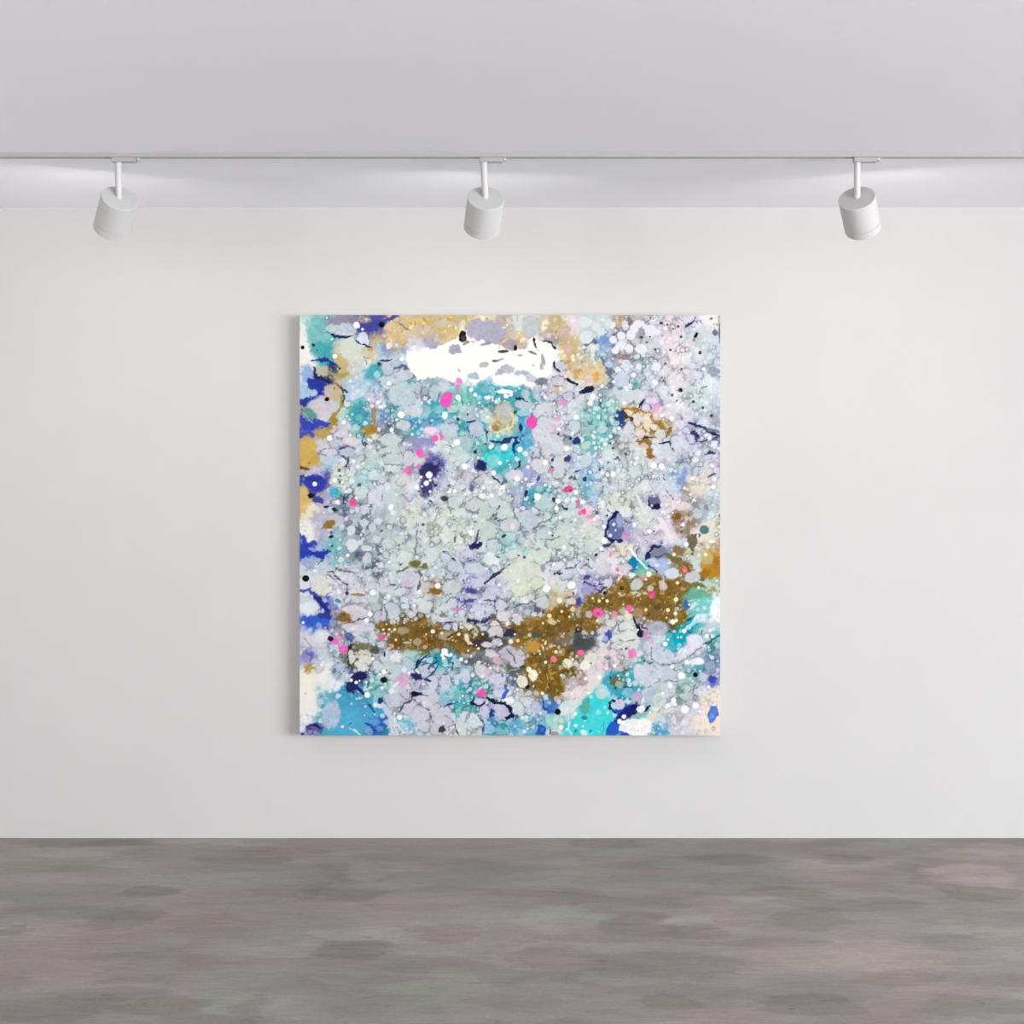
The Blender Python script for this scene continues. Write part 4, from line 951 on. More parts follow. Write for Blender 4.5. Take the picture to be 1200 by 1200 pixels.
        ('b', 628, 400, 54, 64, (98, 98, 138), 0, .2), ('b', 650, 440, 34, 24, (24, 20, 66), -.3, .4), ('v', 12, (36, 32, 78), [(585, 380), (590, 430), (640, 460)]), ('b', 625, 345, 40, 12, (150, 156, 176), 0, .5), ('d', 'w', [(610, 430, 9), (630, 350, 7)]),
        ('b', 660, 925, 105, 62, (174, 188, 222), .2, .35), ('b', 672, 822, 66, 60, (126, 132, 158), 0, .3), ('v', 17, (34, 36, 86), [(690, 775), (630, 780), (575, 838), (562, 890), (590, 950), (650, 990)]), ('b', 575, 862, 24, 34, (30, 30, 84), .5, .4), ('v', 12, (50, 56, 100), [(640, 870), (690, 870), (720, 845)]), ('b', 600, 910, 50, 28, (196, 210, 234), 0, .5), ('b', 785, 1012, 60, 50, (214, 224, 240), -.4, .2), ('b', 655, 940, 22, 14, (220, 230, 244), 0, .4),
        ('b', 452, 932, 62, 68, (12, 122, 172), 0, .2), ('b', 535, 955, 46, 46, (84, 182, 184), 0, .6), ('v', 13, 'W', [(415, 800), (460, 845), (500, 895), (560, 955)]), ('b', 485, 960, 12, 14, (150, 215, 225), 0, .5), ('b', 525, 1000, 60, 26, (140, 190, 170), 0, .7), ('b', 560, 960, 26, 10, (214, 236, 238), .7, .3),
        ('b', 955, 740, 45, 64, (112, 98, 74), .1, .4), ('b', 850, 820, 60, 36, (142, 112, 62), .4, .6), ('b', 830, 525, 36, 26, (120, 82, 36), -.3, .8), ('d', (78, 128, 126), [(1058, 636, 39)]), ('d', (132, 150, 150), [(980, 420, 26)]), ('b', 1080, 445, 24, 20, (130, 150, 162), 0, .5), ('b', 1032, 757, 18, 11, (150, 146, 120), 0, .5), ('b', 1120, 940, 90, 122, (184, 134, 44), 0, .3), ('b', 1090, 880, 62, 52, (196, 178, 116), 0, .6), ('b', 1060, 1010, 40, 40, (160, 108, 30), 0, .6), ('b', 1160, 900, 30, 50, (172, 116, 34), 0, .6), ('v', 44, (116, 98, 48), [(740, 850), (850, 900), (920, 1000), (1050, 1050)]), ('b', 880, 920, 50, 26, (140, 110, 84), 0, .6),
        ('b', 950, 1175, 120, 60, (100, 178, 150), 0, .8), ('b', 990, 1110, 80, 20, (118, 110, 50), .2, .7), ('o', 640, 1130, 330, 80), ('o', 900, 960, 60, 50),
        ('c', 480, 1100, 50, 52, (208, 214, 206), (120, 100, 50)), ('c', 705, 1112, 36, 46, (216, 202, 198), (120, 90, 40)), ('c', 465, 1188, 50, 26, (214, 208, 202), (120, 96, 50)), ('c', 600, 1140, 30, 28, (222, 196, 166)), ('c', 960, 1042, 66, 52, (210, 208, 210)), ('c', 145, 1100, 24, 26, (204, 200, 230), (50, 46, 110)), ('c', 65, 1075, 30, 22, (170, 176, 204), (40, 40, 90)), ('c', 230, 1090, 50, 40, (216, 216, 222)), ('c', 200, 960, 60, 60, (218, 214, 222)), ('c', 180, 870, 46, 44, (222, 220, 220)), ('c', 90, 770, 55, 50, (206, 220, 214)), ('c', 90, 640, 70, 50, (216, 222, 208)), ('c', 75, 325, 30, 34, (150, 205, 225)), ('c', 45, 50, 50, 55, (200, 220, 222)), ('c', 855, 440, 36, 32, (226, 214, 214)), ('c', 380, 960, 60, 40, (222, 214, 220)),
        ('v', 20, (62, 56, 122), [(30, 1085), (100, 1115), (190, 1105)]), ('b', 60, 1040, 30, 20, (70, 66, 130), 0, .6), ('v', 16, (56, 52, 120), [(110, 1140), (170, 1160), (215, 1130)]), ('b', 60, 1160, 60, 50, (160, 156, 200), 0, .6), ('b', 40, 200, 16, 20, (30, 60, 110), 0, .5),
        ('d', (238, 100, 150), [(893, 982, 24)]), ('b', 615, 1178, 32, 22, (232, 84, 150), 0, .3), ('d', (250, 170, 190), [(893, 985, 8)]), ('b', 388, 690, 30, 26, (224, 140, 186), 0, .6), ('b', 530, 1050, 26, 20, (228, 130, 176), 0, .4), ('b', 50, 470, 52, 44, (246, 206, 226), 0, .4), ('b', 28, 485, 24, 28, (228, 90, 150), .4, .5), ('b', 70, 535, 24, 18, (232, 160, 196), 0, .6), ('b', 258, 840, 14, 28, (228, 150, 170), 0, .5), ('b', 105, 555, 50, 20, (240, 200, 220), 0, .6), ('v', 26, (246, 222, 232), [(290, 960), (340, 1020), (330, 1060)]), ('b', 315, 975, 16, 16, (226, 130, 170), 0, .6), ('v', 40, (244, 228, 236), [(660, 550), (700, 620), (790, 720)]), ('v', 18, (238, 222, 226), [(740, 290), (780, 370), (800, 440), (760, 480)]), ('v', 20, (240, 234, 240), [(480, 330), (500, 400), (560, 480)]),
        ('d', 'k', [(355, 1135, 18), (210, 1178, 18)]), ('d', (150, 130, 90), [(358, 1132, 6)]), ('v', 11, (44, 44, 60), [(1098, 192), (1152, 160)]), ('v', 9, (120, 90, 80), [(715, 160), (720, 225)]), ('v', 11, (100, 104, 110), [(740, 310), (790, 372)]), ('b', 870, 190, 30, 100, (140, 160, 214), .35, .8), ('b', 600, 12, 34, 18, (146, 100, 40), 0, .4), ('d', (40, 40, 70), [(195, 265, 7), (165, 122, 10), (628, 648, 8), (68, 890, 7), (228, 515, 10), (865, 652, 8), (135, 850, 14)]), ('b', 1195, 510, 12, 16, (90, 110, 120), 0, .5), ('b', 250, 220, 20, 40, (160, 160, 172), 0, .8),
        ('d', 'W', [(280, 160, 25), (628, 85, 26), (692, 95, 25), (462, 590, 18), (958, 200, 14), (1135, 270, 20), (875, 592, 16), (905, 760, 20), (1070, 848, 15), (800, 848, 14), (585, 1015, 22), (205, 730, 28), (180, 800, 15), (482, 25, 14), (465, 75, 12), (890, 280, 12), (940, 335, 10), (700, 480, 10), (15, 400, 20), (205, 610, 16), (830, 1090, 13), (1010, 1130, 12), (120, 545, 14), (590, 650, 18), (560, 1060, 10)]), ('b', 185, 416, 24, 33, 'w', 0, .2), ('b', 440, 1022, 30, 17, (248, 246, 225), 0, .3), ('b', 1128, 738, 26, 12, 'W', 0, .2), ('d', (252, 246, 205), [(800, 852, 12), (830, 1092, 12), (240, 1165, 10)]),
    ]),
    (0, 2, [
        ('v', 46, (34, 40, 122), [(130, 10), (180, 50), (235, 110), (250, 165)]), ('v', 34, (50, 60, 150), [(170, 180), (240, 165), (260, 130)]), ('b', 330, 45, 30, 18, (70, 140, 165), .4, .6), ('v', 18, (150, 160, 175), [(350, 100), (430, 70), (520, 65), (560, 50)]),
        ('b', 485, 150, 110, 66, (216, 211, 218), .25, .1), ('b', 440, 110, 80, 26, (220, 216, 222), -.1, .15), ('b', 430, 272, 72, 34, (218, 216, 226), .15, .1), ('b', 560, 270, 92, 44, (214, 210, 222), 0, .1), ('b', 615, 320, 30, 40, (214, 212, 222), 0, .2), ('v', 10, (80, 64, 60), [(430, 235), (520, 205), (580, 180)]), ('v', 10, (90, 90, 100), [(590, 215), (650, 245)]), ('c', 690, 180, 60, 50, (204, 206, 216)), ('c', 790, 130, 80, 70, (206, 214, 222)), ('v', 9, (110, 116, 130), [(710, 60), (740, 150), (750, 220)]), ('c', 900, 90, 40, 28, (222, 234, 238)), ('c', 895, 35, 36, 25, (220, 232, 236)), ('c', 1080, 90, 70, 55, (216, 224, 222)), ('c', 1165, 190, 45, 40, (214, 222, 226)), ('c', 960, 160, 34, 26, (214, 214, 230)),
        ('o', 740, 270, 75, 60), ('o', 830, 390, 70, 70), ('o', 1010, 320, 200, 100), ('o', 1110, 420, 100, 50), ('o', 390, 190, 50, 45), ('c', 690, 420, 32, 32, (206, 216, 216)), ('c', 880, 300, 52, 30, (172, 158, 122), (120, 96, 50)), ('b', 1005, 395, 36, 30, (176, 158, 130), 0, .3), ('b', 920, 402, 38, 11, (200, 186, 170), 0, .3), ('b', 820, 410, 20, 40, (120, 78, 14), 0, .7), 
        ('d', (246, 228, 190), [(715, 290, 12), (765, 288, 11), (725, 322, 10), (822, 378, 11), (785, 310, 6), (740, 245, 7), (1080, 330, 8), (950, 380, 7)]), ('d', (248, 240, 226), [(812, 288, 12), (1138, 305, 19)]), ('d', (205, 170, 150), [(1070, 440, 17), (790, 430, 17)]),
        ('b', 500, 520, 130, 110, (96, 98, 84), .3, .8), ('c', 430, 486, 29, 26, (228, 230, 224), (80, 76, 50)), ('c', 448, 540, 33, 38, (230, 230, 222), (80, 76, 50)), ('c', 545, 498, 62, 40, (226, 228, 220), (90, 88, 60)), ('c', 560, 560, 55, 52, (230, 232, 222), (100, 98, 76)), ('c', 490, 582, 30, 28, (226, 230, 222), (80, 76, 50)), ('c', 540, 625, 50, 42, (232, 236, 226), (100, 100, 90)), ('c', 495, 512, 18, 18, (214, 212, 196), (80, 76, 50)), ('c', 668, 590, 43, 44, (222, 222, 228), (150, 152, 166)), ('b', 668, 588, 22, 22, (206, 208, 216), 0, .6), ('c', 820, 518, 46, 54, (236, 234, 238), (130, 130, 150)), ('b', 640, 460, 40, 36, (78, 82, 68), .4, .6), ('v', 26, (36, 34, 36), [(400, 455), (425, 440), (455, 425)]), ('v', 11, (60, 66, 60), [(408, 480), (418, 600), (455, 650)]), ('b', 725, 500, 10, 30, (30, 28, 60), .1, .4), ('c', 565, 385, 26, 24, (206, 222, 218)), ('b', 580, 330, 30, 26, (160, 190, 186), 0, .7), ('b', 560, 430, 90, 24, (120, 118, 90), 0, .8),
        ('b', 505, 695, 80, 42, (28, 28, 84), -.55, .3), ('b', 450, 780, 66, 44, (30, 34, 92), 0, .5), ('v', 26, (30, 36, 100), [(480, 770), (520, 800), (548, 838)]), ('b', 425, 350, 40, 30, (70, 90, 150), .6, .6), ('v', 20, (110, 116, 170), [(370, 280), (410, 340), (455, 370)]),
        ('b', 300, 390, 30, 30, (246, 110, 190), 0, .2), ('b', 335, 362, 26, 18, (244, 140, 205), 0, .4), ('b', 375, 458, 36, 34, (244, 112, 194), 0, .2), ('b', 345, 420, 20, 14, (232, 160, 205), 0, .5), ('b', 697, 352, 26, 28, (236, 92, 142), 0, .25), ('b', 265, 366, 21, 24, (20, 16, 40), -.4, .3), ('c', 285, 440, 36, 24, (205, 212, 240)), ('b', 720, 720, 31, 27, 'k', -.2, .2), ('b', 690, 895, 22, 32, (36, 44, 110), .2, .4), ('v', 18, (34, 50, 120), [(585, 925), (630, 960), (642, 1002)]), ('c', 335, 612, 52, 40, (190, 202, 222)), ('b', 300, 640, 16, 24, (110, 126, 150), .4, .7), ('d', (210, 232, 240), [(380, 665, 10), (365, 755, 13), (335, 770, 14), (405, 672, 8)]),
        ('v', 22, (30, 30, 96), [(20, 1180), (70, 1120), (120, 1105), (170, 1130)]), ('v', 12, (50, 46, 120), [(60, 1110), (100, 1160), (170, 1190)]), ('c', 90, 1168, 22, 18, (150, 146, 200), (50, 46, 110)), ('c', 132, 1172, 18, 16, (156, 150, 205), (50, 46, 110)), ('b', 20, 1130, 32, 40, (224, 222, 240), 0, .3), ('v', 8, (120, 116, 140), [(60, 1010), (100, 1040), (125, 1060)]), ('c', 60, 1060, 60, 40, (240, 240, 244), (200, 200, 220)), ('c', 180, 905, 30, 30, (190, 210, 236), (90, 160, 180)), ('v', 10, (180, 190, 225), [(150, 880), (200, 870), (240, 880)]),
        ('c', 880, 722, 53, 53, (226, 184, 214), (120, 116, 140)), ('b', 875, 720, 26, 26, (216, 176, 206), 0, .6), ('c', 985, 752, 46, 45, (204, 202, 224), (70, 76, 120)), ('b', 985, 752, 14, 14, (160, 160, 186), 0, .7), ('c', 890, 850, 50, 54, (212, 204, 224)), ('c', 800, 900, 74, 66, (206, 212, 224)), ('c', 1075, 615, 50, 36, (212, 206, 228), (50, 60, 110)), ('c', 1135, 635, 22, 22, (214, 210, 228), (50, 60, 110)), ('c', 1138, 735, 50, 58, (216, 220, 232)), ('c', 1105, 850, 85, 56, (216, 212, 226)), ('c', 940, 955, 66, 62, (208, 206, 220)), ('c', 1040, 1022, 68, 76, (214, 210, 224)), ('c', 1175, 1010, 48, 84, (212, 208, 222)), ('c', 1060, 1115, 62, 50, (210, 212, 222)), ('c', 1168, 1145, 50, 48, (208, 206, 216)), ('c', 830, 640, 60, 44, (200, 216, 226)), ('c', 925, 590, 40, 60, (196, 214, 226)), ('c', 1170, 470, 26, 20, (160, 190, 190)),
        ('v', 18, (24, 40, 84), [(1085, 510), (1015, 560), (975, 645)]), ('b', 1005, 690, 46, 28, (26, 30, 88), .3, .5), ('v', 18, (34, 36, 96), [(940, 682), (1010, 690), (1060, 712), (1112, 742)]), ('v', 15, (26, 28, 76), [(940, 905), (985, 840), (1030, 838), (1082, 856)]), ('b', 985, 842, 34, 20, (16, 16, 50), 0, .4), ('v', 18, (84, 90, 104), [(850, 1000), (880, 930), (945, 892)]), ('v', 10, (50, 56, 110), [(1085, 700), (1120, 690), (1180, 600)]), ('v', 9, (90, 94, 120), [(1010, 930), (1060, 960), (1110, 970)]), ('v', 9, (110, 114, 130), [(1110, 1000), (1120, 1100)]), ('v', 18, (30, 60, 120), [(1100, 620), (1130, 590), (1170, 560)]),
        ('v', 64, (214, 216, 230), [(715, 945), (775, 1060), (795, 1195)]), ('v', 12, (236, 240, 240), [(840, 1100), (870, 1140), (905, 1180)]), ('v', 12, (238, 240, 240), [(820, 1050), (815, 1120), (840, 1190)]), ('v', 8, (214, 236, 240), [(430, 1130), (470, 1150), (515, 1185)]), ('b', 640, 1080, 50, 30, (100, 160, 215), 0, .7), ('v', 16, (30, 70, 160), [(560, 1100), (600, 1100), (640, 1150)]), ('b', 740, 1170, 30, 40, (40, 140, 170), .5, .6),
        ('d', 'W', [(603, 157, 21), (572, 213, 19), (440, 723, 14), (483, 742, 15), (512, 727, 8), (578, 848, 25), (705, 788, 15), (853, 1040, 23), (720, 650, 21), (685, 670, 12), (185, 592, 11), (625, 540, 15), (30, 230, 12), (980, 85, 11), (760, 5, 16), (935, 660, 12), (600, 655, 8), (455, 285, 8), (570, 740, 10), (1010, 650, 10)]), ('b', 783, 815, 25, 20, 'W', -.3, .15), ('b', 680, 945, 20, 18, (222, 238, 244), 0, .3), ('b', 895, 632, 20, 25, (230, 238, 242), 0, .3), ('b', 820, 760, 36, 12, 'w', -.7, .3), ('b', 340, 755, 40, 24, (230, 236, 242), -.4, .5),
    ]),
    (1, 2, [
        ('o', 860, 300, 240, 110), ('o', 1040, 190, 120, 110), ('o', 200, 410, 150, 80), ('o', 100, 350, 110, 60), ('o', 880, 600, 170, 130), ('o', 960, 770, 110, 100), ('b', 800, 440, 60, 50, (196, 148, 66), 0, .8), ('b', 640, 620, 80, 40, (96, 100, 84), 0, .8), ('b', 340, 410, 110, 36, (62, 56, 60), 0, .7), ('b', 600, 320, 55, 36, (46, 46, 72), 0, .6), ('b', 820, 330, 46, 32, (76, 86, 80), 0, .7), ('b', 1180, 400, 50, 90, (78, 82, 92), 0, .8), ('b', 1060, 370, 70, 40, (128, 110, 96), 0, .8),
        ('v', 30, (82, 80, 146), [(160, 25), (220, 62), (300, 45)]), ('b', 150, 115, 36, 26, (222, 150, 190), -.2, .6), ('v', 14, (46, 44, 84), [(470, 40), (478, 95), (482, 155)]), ('v', 34, (44, 44, 84), [(245, 215), (330, 215), (405, 195)]), ('v', 12, (84, 90, 106), [(620, 100), (700, 72), (808, 50), (842, 132)]), ('b', 830, 115, 26, 38, (84, 90, 106), -.4, .5), ('b', 460, 180, 24, 26, (96, 92, 56), 0, .6),
        ('v', 12, (46, 44, 84), [(20, 270), (50, 235), (100, 230)]), ('v', 8, (84, 84, 110), [(360, 40), (440, 45), (470, 50)]),
        ('c', 350, 162, 58, 44, (220, 222, 238)), ('c', 420, 118, 42, 52, (214, 214, 234)), ('c', 540, 172, 60, 58, (226, 222, 228)), ('c', 662, 200, 46, 52, (226, 222, 224)), ('c', 470, 242, 42, 40, (230, 226, 220), (96, 84, 60)), ('c', 475, 302, 72, 38, (226, 220, 224), (80, 72, 70)), ('c', 62, 265, 36, 25, (200, 206, 228), (40, 40, 90)), ('c', 30, 100, 42, 42, (214, 222, 230)), ('c', 112, 60, 42, 36, (214, 220, 228)), ('c', 312, 100, 40, 36, (212, 212, 234)), ('c', 372, 275, 32, 26, (220, 216, 226)), ('c', 185, 150, 26, 32, (216, 220, 236)), ('b', 250, 265, 26, 22, (228, 226, 210), 0, .25), ('c', 30, 205, 50, 26, (222, 226, 234)), ('c', 268, 125, 20, 20, (220, 222, 238)), ('c', 520, 80, 50, 46, (220, 218, 232)), ('c', 130, 265, 20, 40, (220, 218, 230)), ('c', 880, 60, 60, 60, (206, 214, 212)),
        ('b', 400, 418, 46, 25, (222, 214, 224), .1, .15), ('b', 482, 396, 42, 27, (208, 204, 222), -.2, .2), ('b', 430, 496, 52, 34, (218, 214, 222), .1, .15), ('b', 595, 495, 78, 62, (198, 192, 210), .5, .25), ('b', 655, 560, 56, 50, (210, 204, 220), 0, .2), ('v', 10, (110, 108, 120), [(560, 450), (620, 510), (640, 570)]), ('v', 11, (160, 170, 170), [(690, 605), (600, 640), (560, 700), (560, 760)]), ('b', 700, 610, 26, 10, (60, 58, 40), -.2, .5),
        ('b', 225, 355, 18, 34, (246, 232, 196), 0, .2), ('v', 20, (240, 224, 186), [(230, 370), (255, 400), (278, 415)]), ('b', 50, 345, 50, 36, (176, 160, 132), 0, .4), ('v', 8, (40, 36, 24), [(60, 350), (110, 335), (160, 320)]),
        ('d', (248, 234, 192), [(605, 392, 20), (160, 330, 15), (665, 384, 14), (900, 410, 11), (365, 330, 10), (110, 380, 7), (135, 390, 6), (100, 350, 6), (880, 445, 10), (855, 498, 9), (1015, 208, 14), (935, 172, 19), (575, 238, 18), (880, 235, 12), (180, 270, 12), (320, 310, 8), (640, 330, 10), (1105, 180, 10), (855, 655, 7), (1040, 135, 12), (15, 320, 12)]), ('d', (222, 206, 160), [(765, 336, 17), (1135, 115, 21), (1030, 480, 12), (880, 380, 8)]), ('d', (250, 246, 226), [(990, 480, 14), (902, 568, 13), (1035, 680, 9), (1135, 545, 12), (660, 802, 13), (328, 452, 11), (310, 425, 6), (640, 712, 9)]),
        ('b', 1090, 580, 42, 44, (240, 236, 218), 0, .15), ('b', 795, 680, 38, 46, (251, 246, 226), 0, .12), ('b', 760, 632, 24, 24, (250, 244, 222), 0, .2), ('b', 702, 735, 44, 56, (242, 236, 220), -.3, .12), ('b', 738, 778, 22, 26, (244, 236, 226), 0, .2), ('b', 492, 625, 14, 24, (226, 222, 190), 0, .4), ('c', 820, 836, 25, 23, (204, 194, 170), (120, 100, 50)), ('c', 995, 880, 26, 25, (200, 190, 180)), ('c', 1120, 46, 44, 30, (226, 216, 204), (100, 80, 50)), ('b', 1020, 40, 22, 25, (246, 238, 224), 0, .3), ('b', 950, 220, 40, 26, (232, 206, 160), .5, .4), ('b', 1045, 345, 20, 14, (206, 186, 150), .5, .4), ('b', 1005, 365, 14, 14, (150, 130, 110), 0, .4), ('c', 755, 835, 30, 22, (222, 214, 200)),
        ('v', 9, (190, 160, 60), [(920, 660), (925, 740), (905, 800)]), ('v', 9, (186, 158, 70), [(1040, 570), (1100, 630), (1140, 690)]), ('v', 8, (180, 150, 60), [(930, 680), (1010, 650)]), ('d', (150, 110, 30), [(985, 750, 20), (1030, 190, 28), (970, 140, 12)]), ('b', 1190, 50, 26, 36, (70, 70, 150), 0, .5),
        ('d', (238, 120, 160), [(970, 540, 26)]), ('b', 1192, 487, 22, 24, (238, 108, 158), 0, .3), ('b', 355, 835, 40, 42, (244, 92, 176), 0, .3), ('b', 320, 812, 22, 18, (232, 150, 200), 0, .5), ('b', 480, 550, 28, 34, (224, 180, 196), -.4, .5),
        ('c', 350, 645, 50, 58, (222, 220, 232), (120, 122, 130)), ('b', 405, 650, 24, 32, (230, 196, 208), 0, .5), ('c', 210, 690, 50, 66, (214, 216, 234), (80, 120, 140)), ('c', 155, 692, 38, 28, (214, 216, 234), (80, 120, 140)), ('c', 490, 715, 64, 46, (220, 218, 234), (60, 80, 130)), ('c', 525, 780, 30, 26, (196, 206, 232), (40, 66, 140)), ('c', 500, 830, 46, 34, (220, 214, 236), (50, 70, 150)), ('c', 45, 745, 54, 64, (214, 216, 234)), ('c', 395, 776, 30, 22, (206, 224, 232), (40, 120, 150)), ('c', 140, 842, 42, 42, (136, 200, 206), (90, 180, 190)), ('b', 138, 840, 20, 26, (110, 188, 196), .5, .6), ('c', 325, 908, 48, 38, (206, 204, 232), (20, 20, 60)), ('c', 380, 986, 50, 56, (212, 206, 232), (24, 34, 90)), ('c', 438, 945, 28, 32, (186, 186, 218), (20, 20, 60)), ('c', 548, 985, 70, 72, (206, 204, 230), (18, 18, 60)), ('c', 745, 910, 58, 52, (218, 226, 234)), ('c', 660, 965, 66, 56, (214, 226, 232)), ('c', 820, 950, 42, 50, (196, 200, 226)), ('b', 1090, 955, 88, 54, (220, 230, 232), -.3, .3), ('c', 208, 1030, 42, 52, (218, 228, 234), (110, 150, 160)), ('c', 290, 1068, 68, 66, (224, 230, 234), (110, 150, 160)), ('v', 8, (150, 170, 180), [(240, 1010), (230, 1050), (215, 1080)]), ('c', 40, 1000, 56, 60, (212, 208, 222)), ('c', 50, 1085, 50, 46, (214, 206, 220)), ('c', 420, 1140, 52, 52, (150, 198, 226), (70, 120, 180)), ('c', 230, 868, 24, 24, (150, 196, 222)), ('c', 280, 680, 20, 28, (190, 216, 224)), ('c', 300, 750, 26, 22, (150, 205, 215)), ('c', 30, 880, 50, 60, (150, 200, 218)),
        ('b', 590, 898, 46, 26, 'W', .2, .12), ('v', 30, (14, 14, 50), [(405, 875), (480, 900), (545, 912), (605, 972), (615, 1020), (560, 1052)]), ('v', 18, (20, 20, 70), [(285, 875), (275, 920), (340, 945), (400, 915)]), ('b', 440, 1020, 26, 20, (34, 66, 160), 0, .4), ('v', 20, (28, 56, 140), [(440, 970), (432, 1035)]), ('v', 30, (64, 94, 190), [(560, 770), (555, 820), (530, 870)]), ('v', 13, (50, 90, 130), [(330, 1020), (370, 1095), (372, 1190)]), ('v', 16, (28, 60, 110), [(40, 945), (90, 920), (150, 905)]), ('v', 13, (70, 76, 76), [(130, 1105), (145, 1190)]), ('b', 15, 1145, 26, 28, (56, 54, 60), 0, .4), ('b', 860, 1150, 42, 48, (36, 78, 170), 0, .35), ('b', 870, 1145, 16, 20, (70, 110, 200), .4, .6), ('b', 980, 1182, 36, 22, (160, 152, 156), 0, .4), ('b', 945, 975, 40, 36, (60, 110, 180), -.3, .6), ('v', 18, (40, 80, 150), [(860, 880), (880, 940), (920, 990)]), ('b', 540, 1120, 36, 30, (50, 160, 160), 0, .6), ('v', 16, (206, 240, 236), [(1110, 1030), (1105, 1110), (1120, 1190)]), ('c', 1175, 830, 32, 46, (240, 224, 224), (220, 200, 200)), ('d', 'k', [(1005, 993, 27)]), ('b', 1182, 292, 30, 24, 'k', 0, .3), ('d', (190, 180, 170), [(1182, 288, 11)]), ('b', 745, 782, 26, 16, 'k', -.7, .3),
        ('d', 'W', [(1155, 1010, 16), (1035, 1125, 19), (40, 478, 28), (20, 508, 16), (60, 505, 16), (92, 505, 16), (875, 835, 14), (275, 680, 12), (705, 1040, 9), (738, 1040, 9), (1125, 840, 10), (365, 690, 10), (195, 855, 9), (30, 1090, 8), (1160, 1110, 14), (430, 618, 12), (180, 545, 18), (265, 515, 9), (240, 470, 9), (30, 535, 12)]), ('d', (150, 215, 200), [(45, 572, 22)]), ('d', (40, 140, 130), [(1160, 1155, 12)]),
    ]),
    (2, 2, [
        ('o', 640, 110, 190, 110), ('o', 260, 50, 220, 70), ('o', 60, 190, 90, 100), ('o', 850, 180, 70, 80), ('b', 40, 410, 90, 56, (72, 76, 76), 0, .8), ('d', (246, 228, 176), [(160, 45, 14), (228, 45, 15), (105, 22, 11), (190, 22, 9), (145, 215, 13), (365, 75, 8), (560, 120, 14)]), ('c', 70, 160, 29, 31, (204, 184, 184), (110, 90, 60)), ('c', 265, 235, 42, 36, (226, 226, 216)), ('c', 375, 265, 58, 50, (222, 230, 222)), ('c', 402, 345, 68, 54, (224, 230, 224)), ('c', 410, 178, 34, 27, (238, 228, 222), (120, 96, 60)), ('c', 225, 185, 23, 20, (232, 216, 206)), ('c', 340, 192, 38, 27, (218, 210, 206)), ('c', 360, 130, 30, 30, (190, 182, 162), (120, 100, 60)), ('c', 662, 280, 78, 62, (188, 192, 204), (120, 120, 130)), ('b', 680, 270, 50, 30, (170, 174, 190), -.5, .7), ('c', 490, 145, 40, 46, (176, 140, 100), (130, 100, 50)),
        ('c', 30, 315, 24, 24, (196, 190, 190)), ('b', 190, 300, 50, 40, (212, 206, 214), 0, .4), ('c', 692, 522, 105, 60, (206, 216, 228), (130, 136, 156)), ('c', 560, 670, 95, 88, (212, 216, 228), (150, 160, 180)), ('c', 725, 662, 95, 62, (205, 212, 224), (140, 146, 164)), ('b', 500, 650, 50, 70, (214, 218, 230), 0, .2), ('c', 700, 805, 112, 80, (206, 215, 220), (130, 140, 156)), ('b', 620, 850, 90, 70, (180, 200, 216), -.5, .5), ('c', 270, 490, 42, 46, (230, 216, 218)), ('b', 195, 480, 46, 50, (240, 220, 226), 0, .4), ('d', (238, 208, 212), [(165, 600, 33), (182, 546, 20), (222, 597, 18)]), ('b', 90, 540, 62, 48, (226, 228, 216), -.6, .25), ('b', 40, 592, 46, 44, (242, 241, 228), 0, .2), ('b', 540, 420, 34, 70, (176, 180, 206), .6, .5), ('b', 600, 420, 50, 60, (206, 212, 224), .6, .4), ('b', 510, 500, 30, 16, (226, 222, 240), -.7, .3),
        ('c', 190, 822, 58, 58, (190, 226, 230), (110, 205, 214)), ('b', 190, 822, 26, 26, (206, 220, 224), 0, .7), ('c', 315, 926, 62, 54, (216, 216, 236), (30, 50, 100)), ('b', 318, 926, 30, 28, (196, 196, 216), 0, .7), ('c', 480, 880, 43, 50, (196, 186, 216)), ('c', 670, 890, 52, 60, (206, 222, 216), (190, 206, 206)), ('b', 670, 888, 30, 36, (188, 204, 198), 0, .6), ('c', 980, 392, 66, 56, (226, 228, 242), (200, 206, 226)), ('b', 910, 465, 90, 34, (232, 230, 242), -.35, .3), ('b', 860, 520, 50, 40, (222, 222, 234), -.4, .5), ('b', 995, 562, 66, 30, (240, 242, 246), 0, .3), ('b', 1020, 192, 64, 32, (216, 236, 246), -.35, .2), ('b', 940, 255, 80, 16, (180, 228, 234), -.7, .4), ('b', 1180, 120, 78, 102, (250, 249, 250), 0, .25), ('c', 1040, 825, 66, 44, (222, 226, 230)), ('b', 960, 90, 46, 16, (206, 238, 238), -.9, .4),
        ('v', 26, (22, 22, 56), [(450, 185), (475, 235), (510, 285)]), ('d', (26, 26, 60), [(515, 325, 33)]), ('d', 'w', [(490, 292, 9)]), ('b', 560, 330, 26, 34, (200, 150, 180), 0, .6), ('b', 230, 350, 34, 66, (52, 82, 166), .5, .4), ('b', 212, 366, 24, 26, (176, 186, 224), 0, .3), ('v', 12, (130, 132, 152), [(612, 440), (598, 540), (690, 592), (800, 584), (900, 540), (1000, 470), (1100, 392), (1190, 350)]), ('v', 9, (140, 146, 160), [(580, 782), (650, 742), (750, 718), (830, 732)]), ('v', 18, (120, 138, 142), [(915, 830), (960, 800), (1005, 735)]), ('v', 8, (140, 140, 150), [(330, 380), (400, 385), (470, 370)]), ('v', 26, (40, 110, 112), [(1060, 420), (1110, 385), (1195, 350)]), ('b', 935, 200, 36, 16, (20, 90, 90), -.5, .5),
